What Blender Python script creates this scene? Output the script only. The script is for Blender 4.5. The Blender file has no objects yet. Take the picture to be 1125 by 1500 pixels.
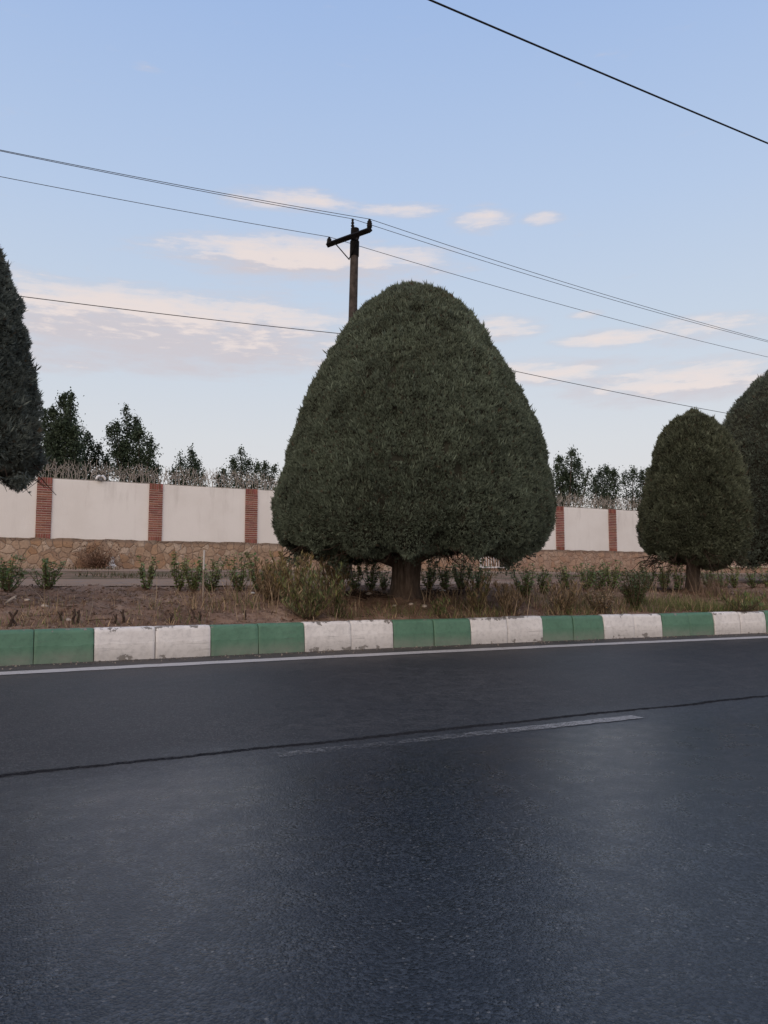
import bpy, math, random
import numpy as np
from math import sin, cos, radians, pi

SC = bpy.context.scene
COL = SC.collection
rng = np.random.default_rng(11)
random.seed(11)

# ------------------------------------------------------------------ camera
H_CAM, FPX = 0.8, 1133.0
PITCH = math.atan(100 / FPX)
cam = bpy.data.cameras.new('camera')
cam.sensor_fit = 'VERTICAL'
cam.sensor_height = 36.0
cam.lens = FPX / 1500 * 36.0
cam.clip_start, cam.clip_end = 0.05, 3000
cob = bpy.data.objects.new('camera', cam)
COL.objects.link(cob)
cob.location = (0, 0, H_CAM)
cob.rotation_euler = (pi / 2 + PITCH, 0, 0)
SC.camera = cob


def ray(px, py):
    r, u = (px - 562.5) / FPX, (750 - py) / FPX
    return np.array([r, cos(PITCH) - u * sin(PITCH), sin(PITCH) + u * cos(PITCH)])


def at(px, py, Y):
    d = ray(px, py)
    return np.array([0, 0, H_CAM]) + d * (Y / d[1])


def on_z(px, py, z=0.0):
    d = ray(px, py)
    return np.array([0, 0, H_CAM]) + d * ((z - H_CAM) / d[2])


# road frame: u runs along the road, v across it
PHI = radians(62.5)
DU = np.array([sin(PHI), cos(PHI), 0])
DV = np.array([-cos(PHI), sin(PHI), 0])
RZ = pi / 2 - PHI


def uv(p):
    return float(np.dot(p, DU)), float(np.dot(p, DV))


def W(u, v, z=0.0):
    return DU * u + DV * v + np.array([0, 0, z])


def on_v(px, py, v):
    """point of the pixel ray in the vertical plane at road offset v"""
    d = ray(px, py)
    o = np.array([0, 0, H_CAM])
    return o + d * ((v - np.dot(o, DV)) / np.dot(d, DV))


# ------------------------------------------------------------------ helpers
def tag(o, label=None, cat=None, group=None, kind=None):
    if label: o['label'] = label
    if cat: o['category'] = cat
    if group: o['group'] = group
    if kind: o['kind'] = kind
    return o


def empty(name, loc, rz=0.0, **k):
    o = bpy.data.objects.new(name, None)
    o.empty_display_size = 0.2
    COL.objects.link(o)
    o.location = loc
    o.rotation_euler = (0, 0, rz)
    tag(o, **k)
    return o


class MB:
    """collects verts / faces / colours, builds ONE mesh object"""

    def __init__(s):
        s.v, s.f, s.c, s.m = [], [], [], []
        s.n = 0

    def add(s, verts, faces, col=(1, 1, 1), mi=0):
        verts = np.asarray(verts, float).reshape(-1, 3)
        col = np.asarray(col, float)
        if col.ndim == 1:
            col = np.tile(col, (len(verts), 1))
        s.v.append(verts)
        s.c.append(col)
        if isinstance(faces, np.ndarray):
            s.f.append(faces + s.n)
            s.m.append(np.full(len(faces), mi))
        else:
            for f in faces:
                s.f.append(np.array([f]) + s.n)
                s.m.append(np.array([mi]))
        s.n += len(verts)

    def box(s, c, size, col=(1, 1, 1), mi=0, R=None, jit=0.0):
        x, y, z = np.array(size) / 2
        v = np.array([[a * x, b * y, d * z] for d in (-1, 1) for b in (-1, 1) for a in (-1, 1)], float)
        if jit: v = v + rng.normal(0, jit, v.shape)
        if R is not None: v = v @ np.asarray(R).T
        f = np.array([[0, 2, 3, 1], [4, 5, 7, 6], [0, 1, 5, 4], [2, 6, 7, 3], [0, 4, 6, 2], [1, 3, 7, 5]])
        s.add(v + np.array(c), f, col, mi)

    def tube(s, pts, rad, n=6, col=(1, 1, 1), mi=0, caps=True, wob=0.0):
        pts = np.asarray(pts, float)
        rad = np.broadcast_to(np.asarray(rad, float), (len(pts),))
        t = np.gradient(pts, axis=0)
        t /= np.linalg.norm(t, axis=1)[:, None] + 1e-9
        ref = np.array([0, 0, 1.0]) if abs(t[0][2]) < 0.8 else np.array([1.0, 0, 0])
        V = []
        for i in range(len(pts)):
            a = np.cross(t[i], ref)
            a /= np.linalg.norm(a) + 1e-9
            b = np.cross(t[i], a)
            for k in range(n):
                th = 2 * pi * k / n
                r = rad[i] * (1 + (wob * rng.normal() if wob else 0))
                V.append(pts[i] + r * (cos(th) * a + sin(th) * b))
        F = []
        for i in range(len(pts) - 1):
            for k in range(n):
                k2 = (k + 1) % n
                F.append([i * n + k, i * n + k2, (i + 1) * n + k2, (i + 1) * n + k])
        s.add(V, np.array(F), col, mi)
        if caps:
            base = s.n - len(V)
            for ring in (list(range(n))[::-1], list(range((len(pts) - 1) * n, len(pts) * n))):
                s.f.append(np.array([ring]) + base)
                s.m.append(np.array([mi]))

    def scatter(s, tv, tf, pos, R, scale, col, mi=0, vfac=None):
        """template (k,3)/(m,3|4) at N places with rotations (N,3,3)"""
        N, k = len(pos), len(tv)
        sc = np.asarray(scale, float)
        if sc.ndim == 1: sc = sc[:, None]
        v = tv[None] * (sc[:, None, :] if sc.shape[1] == 3 else sc[:, :, None])
        v = np.einsum('nij,nkj->nki', R, v) + pos[:, None, :]
        f = (tf[None] + (np.arange(N) * k)[:, None, None]).reshape(-1, tf.shape[1])
        c = np.repeat(col, k, axis=0)
        if vfac is not None: c = c * np.tile(vfac, N)[:, None]
        s.add(v.reshape(-1, 3), f, c, mi)

    def build(s, name, mats, parent=None, smooth=False, origin=None):
        me = bpy.data.meshes.new(name)
        v = np.concatenate(s.v)
        if origin is not None: v = v - np.asarray(origin)
        me.vertices.add(len(v))
        me.vertices.foreach_set('co', v.astype(np.float32).ravel())
        loops = np.concatenate([f.ravel() for f in s.f]).astype(np.int32)
        sizes = np.concatenate([np.full(len(f), f.shape[1]) for f in s.f]).astype(np.int32)
        starts = np.concatenate([[0], np.cumsum(sizes)[:-1]]).astype(np.int32)
        me.loops.add(len(loops))
        me.loops.foreach_set('vertex_index', loops)
        me.polygons.add(len(sizes))
        me.polygons.foreach_set('loop_start', starts)
        me.polygons.foreach_set('material_index', np.concatenate(s.m).astype(np.int32))
        me.polygons.foreach_set('use_smooth', np.full(len(sizes), bool(smooth)))
        ca = me.color_attributes.new('col', 'FLOAT_COLOR', 'POINT')
        c4 = np.ones((len(v), 4), np.float32)
        c4[:, :3] = np.concatenate(s.c)
        ca.data.foreach_set('color', c4.ravel())
        me.update(calc_edges=True)
        for m in (mats if isinstance(mats, (list, tuple)) else [mats]): me.materials.append(m)
        o = bpy.data.objects.new(name, me)
        COL.objects.link(o)
        if parent: o.parent = parent
        if origin is not None and not parent: o.location = origin
        return o


def frames(axis, spin=None):
    """rotation matrices whose local z follows axis (N,3), random spin"""
    axis = axis / (np.linalg.norm(axis, axis=1)[:, None] + 1e-9)
    N = len(axis)
    ref = np.where(np.abs(axis[:, 2:3]) < 0.9, np.array([[0, 0, 1.0]]), np.array([[1.0, 0, 0]]))
    a = np.cross(axis, ref)
    a /= np.linalg.norm(a, axis=1)[:, None]
    b = np.cross(axis, a)
    th = rng.uniform(0, 2 * pi, N) if spin is None else spin
    x = a * np.cos(th)[:, None] + b * np.sin(th)[:, None]
    y = np.cross(axis, x)
    return np.stack([x, y, axis], axis=2)


def vnoise(p, seed=0):
    """cheap smooth 3-D value noise, 0..1"""
    p = np.asarray(p, float)
    i = np.floor(p).astype(np.int64)
    f = p - i
    f = f * f * (3 - 2 * f)

    def h(x, y, z):
        n = (x * 374761393 + y * 668265263 + z * 2147483647 + seed * 974711) & 0xffffffff
        n = ((n ^ (n >> 13)) * 1274126177) & 0xffffffff
        return ((n ^ (n >> 16)) & 0xffff) / 65535.0
    r = 0
    for dx in (0, 1):
        for dy in (0, 1):
            for dz in (0, 1):
                w = (f[..., 0] if dx else 1 - f[..., 0]) * (f[..., 1] if dy else 1 - f[..., 1]) * (f[..., 2] if dz else 1 - f[..., 2])
                r = r + w * h(i[..., 0] + dx, i[..., 1] + dy, i[..., 2] + dz)
    return r


# ------------------------------------------------------------------ node helper
class NT:
    def __init__(s, tree):
        s.t = tree
        s.n, s.l = tree.nodes, tree.links

    def new(s, typ, ins=None, **props):
        nd = s.n.new(typ)
        for k, v in props.items(): setattr(nd, k, v)
        for k, v in (ins or {}).items(): s.put(nd.inputs[k], v)
        return nd

    def put(s, sock, v):
        if isinstance(v, bpy.types.NodeSocket): s.l.new(v, sock)
        elif isinstance(v, bpy.types.Node): s.l.new(v.outputs[0], sock)
        else:
            if sock.type == 'RGBA' and len(v) == 3: v = (*v, 1)
            sock.default_value = v

    def math(s, op, a, b=0.0, c=0.0, clamp=False):
        nd = s.new('ShaderNodeMath', {0: a, 1: b, 2: c}, operation=op)
        nd.use_clamp = clamp
        return nd.outputs[0]

    def ss(s, x, lo, hi, a=0.0, b=1.0):
        nd = s.new('ShaderNodeMapRange', {'Value': x, 'From Min': lo, 'From Max': hi, 'To Min': a, 'To Max': b})
        nd.interpolation_type = 'SMOOTHSTEP'
        return nd.outputs[0]

    def mix(s, f, a, b, mode='MIX'):
        nd = s.new('ShaderNodeMix', data_type='RGBA', blend_type=mode)
        s.put(nd.inputs[0], f)
        s.put(nd.inputs[6], a)
        s.put(nd.inputs[7], b)
        return nd.outputs[2]

    def noise(s, vec, scale, detail=4, rough=0.55):
        return s.new('ShaderNodeTexNoise', {'Vector': vec, 'Scale': scale, 'Detail': detail, 'Roughness': rough}).outputs[0]

    def ramp(s, f, stops):
        nd = s.new('ShaderNodeValToRGB', {0: f})
        e = nd.color_ramp.elements
        while len(e) < len(stops): e.new(0.5)
        for i, (p, c) in enumerate(stops):
            e[i].position = p
            e[i].color = (*c, 1)
        return nd.outputs[0]

    def bump(s, h, strength, dist, normal=None):
        ins = {'Height': h, 'Strength': strength, 'Distance': dist}
        if normal is not None: ins['Normal'] = normal
        return s.new('ShaderNodeBump', ins).outputs[0]


def material(name):
    m = bpy.data.materials.new(name)
    m.use_nodes = True
    nt = NT(m.node_tree)
    b = nt.n['Principled BSDF']
    return m, nt, b


def simple(name, col, rough=0.7, spec=0.3, nscale=20.0, namt=0.25, bump=0.0, attr=False):
    m, nt, b = material(name)
    co = nt.new('ShaderNodeTexCoord').outputs['Object']
    n = nt.noise(co, nscale, 5)
    f = nt.ss(n, 0.3, 0.7, 1 - namt, 1 + namt)
    base = nt.new('ShaderNodeAttribute', attribute_name='col').outputs['Color'] if attr else (*col, 1)
    mul = nt.new('ShaderNodeVectorMath', operation='SCALE')
    nt.put(mul.inputs[0], base if attr else col)
    nt.put(mul.inputs['Scale'], f)
    nt.put(b.inputs['Base Color'], mul.outputs[0])
    b.inputs['Roughness'].default_value = rough
    b.inputs['Specular IOR Level'].default_value = spec
    if bump: nt.put(b.inputs['Normal'], nt.bump(n, 0.6, bump))
    return m


def leafmat(name, rough=0.6, trans=0.15, spec=0.25):
    m, nt, b = material(name)
    c = nt.new('ShaderNodeAttribute', attribute_name='col').outputs['Color']
    nt.put(b.inputs['Base Color'], c)
    b.inputs['Roughness'].default_value = rough
    b.inputs['Specular IOR Level'].default_value = spec
    if trans:
        tr = nt.new('ShaderNodeBsdfTranslucent', {'Color': c})
        mx = nt.new('ShaderNodeMixShader', {0: trans, 1: b.outputs[0], 2: tr.outputs[0]})
        nt.put(nt.n['Material Output'].inputs[0], mx.outputs[0])
    return m


# ------------------------------------------------------------------ sky
SUN_EL, SUN_AZ = radians(24), radians(205)      # azimuth clockwise from +Y: behind the camera, to its left


def azel(px, py):
    d = ray(px, py)
    d = d / np.linalg.norm(d)
    return math.atan2(d[0], d[1]), math.asin(d[2])


def sky():
    w = bpy.data.worlds.new('World')
    SC.world = w
    w.use_nodes = True
    nt = NT(w.node_tree)
    nt.n.clear()
    out = nt.new('ShaderNodeOutputWorld')
    # clouds, as densities in azimuth / elevation
    g = bpy.data.node_groups.new('cloud_density', 'ShaderNodeTree')
    g.interface.new_socket('az', in_out='INPUT', socket_type='NodeSocketFloat')
    g.interface.new_socket('el', in_out='INPUT', socket_type='NodeSocketFloat')
    g.interface.new_socket('d', in_out='OUTPUT', socket_type='NodeSocketFloat')
    q = NT(g)
    gi, go = q.new('NodeGroupInput'), q.new('NodeGroupOutput')
    az, el = gi.outputs[0], gi.outputs[1]
    spots = [  # noqa
  # pixel centre, half sizes, strength
        (220, 485, 400, 72, 1.25), (130, 445, 230, 30, .75), (400, 485, 170, 46, .95), (80, 520, 150, 28, .75), (270, 508, 330, 46, 1.05),
        (440, 380, 230, 42, 1.05), (350, 382, 120, 15, .6), (420, 294, 100, 20, .75), (590, 308, 62, 12, .5),
        (710, 322, 52, 22, .72), (790, 320, 34, 12, .7), (212, 99, 24, 8, .4),
        (735, 482, 70, 20, .85), (910, 494, 110, 17, .8), (1010, 486, 130, 22, .6), (860, 462, 26, 7, .5),
        (800, 545, 140, 24, .75), (1010, 558, 240, 36, .95), (1150, 545, 120, 24, .7), (560, 395, 120, 30, .4),
        (-200, 470, 240, 50, .9), (1400, 480, 160, 30, .8), (-500, 380, 200, 30, .8), (1650, 540, 260, 30, .8)]
    best = None
    for x, y, hx, hy, s in spots:
        a0, e0 = azel(x, y)
        a1, _ = azel(x + hx, y)
        _, e1 = azel(x, y - hy)
        da = q.math('MULTIPLY', q.math('SUBTRACT', az, a0), 1 / (a1 - a0))
        de = q.math('MULTIPLY', q.math('SUBTRACT', el, e0), 1 / (e1 - e0))
        r2 = q.math('ADD', q.math('MULTIPLY', da, da), q.math('MULTIPLY', de, de))
        d = q.math('MULTIPLY_ADD', r2, -s, s)
        best = d if best is None else q.math('MAXIMUM', best, d)
    best = q.math('MAXIMUM', best, -0.55)
    vec = q.new('ShaderNodeCombineXYZ', {0: q.math('MULTIPLY', az, 9.0), 1: q.math('MULTIPLY', el, 34.0)})
    n1 = q.noise(vec.outputs[0], 1.0, 7, 0.6)
    vec2 = q.new('ShaderNodeCombineXYZ', {0: q.math('MULTIPLY', az, 5.0), 1: q.math('MULTIPLY', el, 46.0), 2: 7.3})
    n2 = q.noise(vec2.outputs[0], 2.0, 5, 0.6)
    vec3 = q.new('ShaderNodeCombineXYZ', {0: q.math('MULTIPLY', az, 26.0), 1: q.math('MULTIPLY', el, 110.0), 2: 3.1})
    n3 = q.noise(vec3.outputs[0], 1.0, 6, 0.65)
    best = q.math('ADD', best, q.math('MULTIPLY', q.math('SUBTRACT', n3, 0.5), 1.2))
    nz = q.math('ADD', q.math('MULTIPLY', q.math('SUBTRACT', n1, 0.5), 2.0), q.math('MULTIPLY', q.math('SUBTRACT', n2, 0.5), 1.1))
    q.put(go.inputs[0], q.math('ADD', best, nz))

    d = nt.new('ShaderNodeTexCoord').outputs['Generated']
    nrm = nt.new('ShaderNodeVectorMath', {0: d}, operation='NORMALIZE').outputs[0]
    sep = nt.new('ShaderNodeSeparateXYZ', {0: nrm})
    az = nt.math('ARCTAN2', sep.outputs[0], sep.outputs[1])
    el = nt.math('ARCSINE', sep.outputs[2])

    def dens(dz):
        nd = nt.new('ShaderNodeGroup', node_tree=g)
        nt.put(nd.inputs[0], az)
        nt.put(nd.inputs[1], nt.math('ADD', el, dz) if dz else el)
        return nd.outputs[0]
    d0, d1 = dens(0), dens(0.022)
    alpha = nt.ss(d0, -0.3, 1.3, 0, 0.95)
    lit = nt.math('MULTIPLY', nt.ss(nt.math('SUBTRACT', d0, d1), 0.0, 0.55), nt.ss(d0, 0.1, 0.6))
    ccol = nt.mix(lit, (0.70, 0.65, 0.685), (0.94, 0.82, 0.775))
    # clear-sky gradient of a dusk sky, by elevation in degrees / 60
    deg = nt.math('MULTIPLY', el, 57.29578 / 60.0)
    grad = nt.ramp(deg, [(0.0, (.82, .77, .755)), (.09, (.81, .785, .785)), (.17, (.765, .785, .82)), (.30, (.64, .735, .865)),
                         (.44, (.53, .665, .895)), (.63, (.405, .562, .875)), (.80, (.33, .49, .835)), (1.0, (.265, .43, .765))])
    # the after-glow on the side where the sun went down (behind the camera)
    sd = (sin(SUN_AZ), cos(SUN_AZ), 0.25)
    dot = nt.new('ShaderNodeVectorMath', {0: nrm, 1: sd}, operation='DOT_PRODUCT').outputs['Value']
    glow = nt.math('MULTIPLY', nt.ss(dot, -0.1, 1.0), nt.ss(el, -0.05, 0.12))
    grad = nt.mix(nt.math('MULTIPLY', glow, 0.8), grad, (1.5, 1.2, 1.0))
    col = nt.mix(alpha, grad, ccol)
    below = nt.ss(el, -0.10, -0.01)
    col = nt.mix(below, (0.10, 0.085, 0.07), col)
    bg = nt.new('ShaderNodeBackground', {'Color': col, 'Strength': 0.98})
    nish = nt.new('ShaderNodeTexSky', sky_type='NISHITA', sun_disc=False)
    nish.sun_elevation, nish.sun_rotation = SUN_EL, SUN_AZ
    nish.dust_density = 2.0
    bg2 = nt.new('ShaderNodeBackground', {'Color': nish.outputs[0], 'Strength': 0.06})
    mx = nt.new('ShaderNodeMixShader', {0: 0.12, 1: bg.outputs[0], 2: bg2.outputs[0]})
    nt.put(out.inputs[0], mx.outputs[0])
    L = bpy.data.lights.new('sun', 'SUN')
    L.energy, L.angle, L.color = 0.6, radians(70), (1, 0.9, 0.8)
    lo = bpy.data.objects.new('sun', L)
    COL.objects.link(lo)
    lo.rotation_euler = (pi / 2 - SUN_EL, 0, pi - SUN_AZ)
    SC.view_settings.view_transform = 'Standard'
    SC.view_settings.look = 'None'
    SC.view_settings.exposure = 0
    SC.view_settings.gamma = 1


sky()

# ------------------------------------------------------------------ kerb line (from its painted joints)
KX = [0, 48, 137, 228, 310, 380, 447, 515, 577, 636, 690, 743, 795, 840, 885, 930, 972, 1012, 1048, 1086, 1123]
KY = [974, 972.6, 969, 965.2, 961.5, 958.2, 955, 951.8, 949, 946.4, 944, 941.7, 939.6, 937.7, 936, 934.2, 932.7, 931.2, 929.8, 928.4, 927]
kp = [uv(on_z(x, y)) for x, y in zip(KX, KY)][1:]
ku0, kv0 = np.array([p[0] for p in kp]), np.array([p[1] for p in kp])
cf = np.polyfit(ku0, kv0, 2)
slope_l = 2 * cf[0] * 0 + cf[1]


def vk(u):
    u = np.asarray(u, float)
    a, b = 0.0, 11.0
    uc = np.clip(u, a, b)
    base = np.polyval(cf, uc)
    sl = np.where(u < a, 2 * cf[0] * a + cf[1], np.where(u > b, 2 * cf[0] * b + cf[1], 0))
    far = np.clip(np.abs(u - uc), 0, 12)
    return base + sl * np.sign(u - uc) * far * (1 - far / 30)


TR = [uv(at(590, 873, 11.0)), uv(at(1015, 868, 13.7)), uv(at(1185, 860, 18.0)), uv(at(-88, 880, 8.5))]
PW = [-.2, .06, .10, .22, .5, 1.1, 1.6, 2.4, 3.2, 3.8, 4.05, 5.95, 10.4, 12.0, 13.7, 14.5, 40]
PZ = [-.06, -.06, .315, .325, .37, .475, .555, .615,   .645, .69, .71, .815, 1.0, 1.06, 1.10, 1.15, 1.15]


def ground_z(u, v):
    u, v = np.broadcast_arrays(np.asarray(u, float), np.asarray(v, float))
    w = v - np.where(v < 14, vk(u), np.where(v < 20, vk(u) + (8.05 - vk(u)) * (v - 14) / 6, 8.05))
    z = np.interp(w, PW, PZ)
    rough = np.clip((w - .12) / .4, 0, 1) * np.clip((10 - w) / 3, 0, 1)
    soil = rough * np.clip((4.1 - w) / .5, 0.12, 1)
    P = np.stack([u, v, u * 0], -1)
    z = z + soil * ((vnoise(P * 1.3) - .5) * .09 + (vnoise(P * 4, 2) - .5) * .07 + (vnoise(P * 11, 3) - .5) * .05 + (vnoise(P * 26, 4) - .5) * .016)
    for (tu, tv) in TR[:2]:
        r = np.hypot(u - tu, v - tv)
        z = z + .05 * np.exp(-(r / .5) ** 2)
    return z


def gz(u, v): return float(ground_z(u, v))


def G(px, py, v=None):
    """ground point seen at a pixel, by walking down the ray"""
    d = ray(px, py)
    o = np.array([0, 0, H_CAM])
    t = np.linspace(7, 40, 1400) / d[1]
    P = o + d[None] * t[:, None]
    z = ground_z(P @ DU, P @ DV)
    k = np.argmax(P[:, 2] <= z) if np.any(P[:, 2] <= z) else len(t) - 1
    return P[k]


# ------------------------------------------------------------------ ground, road, paths
def foot(px, v=21.35):
    q = on_v(px, 833, v)
    return W(uv(q)[0], v, 1.118)


def sheet(name, us, vs, zf, mat, warp=None, cols=None):
    U, V = np.meshgrid(us, vs, indexing='ij')
    if warp is not None: V = warp(U, V)
    Z = zf(U, V)
    mb = MB()
    nu, nv = len(us), len(vs)
    idx = np.arange(nu * nv).reshape(nu, nv)
    f = np.stack([idx[:-1, :-1], idx[1:, :-1], idx[1:, 1:], idx[:-1, 1:]], -1).reshape(-1, 4)
    c = np.ones((nu * nv, 3)) if cols is None else cols(U, V).reshape(-1, 3)
    mb.add(np.stack([U, V, Z], -1).reshape(-1, 3), f, c)
    o = mb.build(name, mat, smooth=True)
    o.rotation_euler.z = RZ
    tag(o, kind='structure')
    return o


def soil_mat():
    m, nt, b = material('dry_soil')
    co = nt.new('ShaderNodeTexCoord').outputs['Object']
    y = nt.new('ShaderNodeSeparateXYZ', {0: co}).outputs[1]
    n1, n2, n3 = nt.noise(co, 0.9, 5), nt.noise(co, 6, 6, .65), nt.noise(co, 45, 4, .6)
    c = nt.ramp(nt.math('ADD', nt.math('MULTIPLY', n1, .5), nt.math('MULTIPLY', n2, .5)),
                [(.34, (.115, .066, .043)), (.45, (.19, .115, .078)), (.55, (.275, .18, .128)), (.66, (.38, .275, .205))])
    c = nt.mix(nt.ss(n3, .35, .75, 0, .55), c, nt.mix(n2, (.08, .052, .04), (.36, .28, .23)))
    # thin grass strip between the two paths, and far land behind the wall
    lawn = nt.math('MULTIPLY', nt.ss(y, 13.9, 14.3), nt.ss(nt.noise(co, 1.6, 4), .38, .62))
    c = nt.mix(nt.math('MULTIPLY', lawn, .75), c, nt.mix(n3, (.055, .06, .03), (.15, .135, .085)))
    shade_rgb = nt.new('ShaderNodeAttribute', attribute_name='col').outputs['Color']  # deep shade under the crowns, painted in as darker soil
    shaded = nt.new('ShaderNodeSeparateColor', {0: shade_rgb}).outputs[0]
    c = nt.mix(nt.math('MULTIPLY', nt.ss(nt.math('ADD', shaded, nt.math('MULTIPLY', nt.math('SUBTRACT', n2, .5), .8)), .4, .6), .85), c, (.042, .026, .02))
    nt.put(b.inputs['Base Color'], c)
    b.inputs['Roughness'].default_value = 0.95
    b.inputs['Specular IOR Level'].default_value = 0.1
    h = nt.math('ADD', nt.math('MULTIPLY', n2, .6), nt.math('MULTIPLY', n3, .4))
    nt.put(b.inputs['Normal'], nt.bump(h, .9, .04))
    return m


def shade_cols(U, V):  # mask of the canopy shade painted into the soil colour round the trunks
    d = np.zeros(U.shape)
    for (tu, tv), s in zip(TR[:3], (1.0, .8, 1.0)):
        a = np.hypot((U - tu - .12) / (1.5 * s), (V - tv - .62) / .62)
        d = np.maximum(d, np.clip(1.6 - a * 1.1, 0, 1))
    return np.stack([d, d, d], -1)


us = np.concatenate([[-700, -300, -120, -60, -30, -16, -9, -6], np.arange(-4, 17, .055), np.arange(17.2, 32, .3), [36, 45, 60, 90, 150, 300, 700]])
ws = np.concatenate([[-600, -200, -60, -25, -12, -4, -.2, .06, .10, .16], np.arange(.22, 4.0, .055), np.arange(4.1, 6.7, .12), np.arange(6.9, 14.6, .25), [15, 20, 40, 120, 400, 900]])


def gwarp(U, Wv):
    f = np.clip((12 - Wv) / 6, 0, 1) * np.clip((Wv + 6) / 4, 0, 1)
    return Wv + 8.05 + (vk(U) - 8.05) * f


ground = sheet('ground', us, ws, lambda U, V: ground_z(U, V), soil_mat(), gwarp, shade_cols)


def asphalt(name, gutter=False):
    m, nt, b = material(name)
    co = nt.new('ShaderNodeTexCoord').outputs['Object']
    sp = nt.new('ShaderNodeSeparateXYZ', {0: co})
    wob = nt.math('MULTIPLY', nt.math('SUBTRACT', nt.noise(co, 1.4, 6, .6), .5), .16)
    wob = nt.math('ADD', wob, nt.math('MULTIPLY', nt.math('SUBTRACT', nt.noise(co, 22, 3), .5), .05))
    vv = nt.math('ADD', sp.outputs[1], wob)
    far = nt.ss(nt.math('ADD', vv, nt.math('MULTIPLY', nt.math('SUBTRACT', nt.noise(co, .8, 5, .6), .5), 1.0)), 2.9, 4.0)
    seam = nt.ss(nt.math('ABSOLUTE', nt.math('SUBTRACT', vv, 3.62)), .012, .06, 1, 0)
    vor = nt.new('ShaderNodeTexVoronoi', {'Vector': co, 'Scale': 130.0, 'Randomness': 1.0})
    vor2 = nt.new('ShaderNodeTexVoronoi', {'Vector': co, 'Scale': 210.0})
    big = nt.noise(co, .7, 5, .6)
    mid = nt.noise(co, 7, 6, .65)
    fine = nt.noise(co, 160, 3, .6)
    stone = nt.new('ShaderNodeSeparateColor', {0: vor.outputs['Color']})
    c = nt.mix(nt.ss(stone.outputs[0], .25, 1.0), (.005, .007, .011), (.046, .055, .070))
    c = nt.mix(nt.math('MULTIPLY', nt.ss(stone.outputs[1], .86, .98), nt.ss(nt.math('MULTIPLY', vor.outputs['Distance'], nt.ss(stone.outputs[2], 0, 1, .9, 3)), .6, .3)), c, (.15, .15, .15))
    c = nt.mix(nt.ss(mid, .38, .62, 0, .45), c, (.010, .0145, .025))
    c2 = nt.mix(nt.ss(mid, .35, .68), (.026, .025, .026), (.054, .051, .051))
    c2 = nt.mix(nt.ss(stone.outputs[0], .6, 1, 0, .6), c2, (.125, .12, .115))
    c = nt.mix(nt.math('MULTIPLY', far, .85), c, c2)
    c = nt.mix(nt.ss(big, .35, .65, 0, .35), c, (.022, .023, .027))
    # dust swept towards the kerb
    dust = nt.math('MULTIPLY', nt.ss(vv, 6.2, 7.9), nt.ss(nt.noise(co, 3.0, 6, .7), .3, .65, .25, 1))
    c = nt.mix(nt.math('MULTIPLY', dust, .8 if gutter else .55), c, (.15, .128, .112))
    # hairline cracks
    wv = nt.new('ShaderNodeVectorMath', {0: co}, operation='ADD')
    nz = nt.new('ShaderNodeTexNoise', {'Vector': co, 'Scale': 2.2, 'Detail': 5.0}).outputs['Color']
    sc = nt.new('ShaderNodeVectorMath', {0: nz}, operation='SCALE')
    sc.inputs['Scale'].default_value = .9
    nt.put(wv.inputs[1], sc.outputs[0])
    cr = nt.new('ShaderNodeTexVoronoi', {'Vector': wv.outputs[0], 'Scale': .75}, feature='DISTANCE_TO_EDGE').outputs['Distance']
    crack = nt.math('MULTIPLY', nt.ss(cr, .001, .004, 1, 0), nt.ss(nt.noise(co, .9, 2), .62, .72))
    c = nt.mix(nt.math('MULTIPLY', crack, .12), c, (.008, .008, .009))
    c = nt.mix(nt.math('MULTIPLY', nt.math('MULTIPLY', seam, nt.ss(mid, .3, .6, .10, .5)), 1.0), c, (.010, .0095, .010))
    nt.put(b.inputs['Base Color'], c)
    r = nt.ss(mid, .3, .7, .255, .34)
    r = nt.math('ADD', r, nt.math('MULTIPLY', far, .28))
    r = nt.math('ADD', r, nt.math('MULTIPLY', dust, .25), clamp=True)
    nt.put(b.inputs['Roughness'], r)
    nt.put(b.inputs['Specular IOR Level'], nt.math('SUBTRACT', .28, nt.math('MAXIMUM', nt.math('MULTIPLY', nt.math('MAXIMUM', seam, crack), .30), nt.math('MULTIPLY', far, .12))))
    h = nt.math('ADD', nt.math('MULTIPLY', vor.outputs['Distance'], -.8), nt.math('MULTIPLY', vor2.outputs['Distance'], -.5))
    h = nt.math('ADD', h, nt.math('MULTIPLY', fine, .35))
    h = nt.math('SUBTRACT', h, nt.math('ADD', nt.math('MULTIPLY', seam, .7), nt.math('MULTIPLY', crack, .3)))
    nt.put(b.inputs['Normal'], nt.bump(h, .17, .006))
    return m


ru = np.concatenate([[-600, -200, -80, -40, -20, -12, -8], np.arange(-6, 20, .25), [22, 26, 32, 40, 60, 120, 300, 600]])
rv = np.array([-7, -3, 0, 2, 3, 4, 5, 6, 7, 7.5, 8.0, 8.05])
road = sheet('road', ru, rv, lambda U, V: np.zeros_like(U), asphalt('asphalt'), lambda U, V: V + (vk(U) - 8.0) * np.clip((V - 4) / 3, 0, 1))


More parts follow.
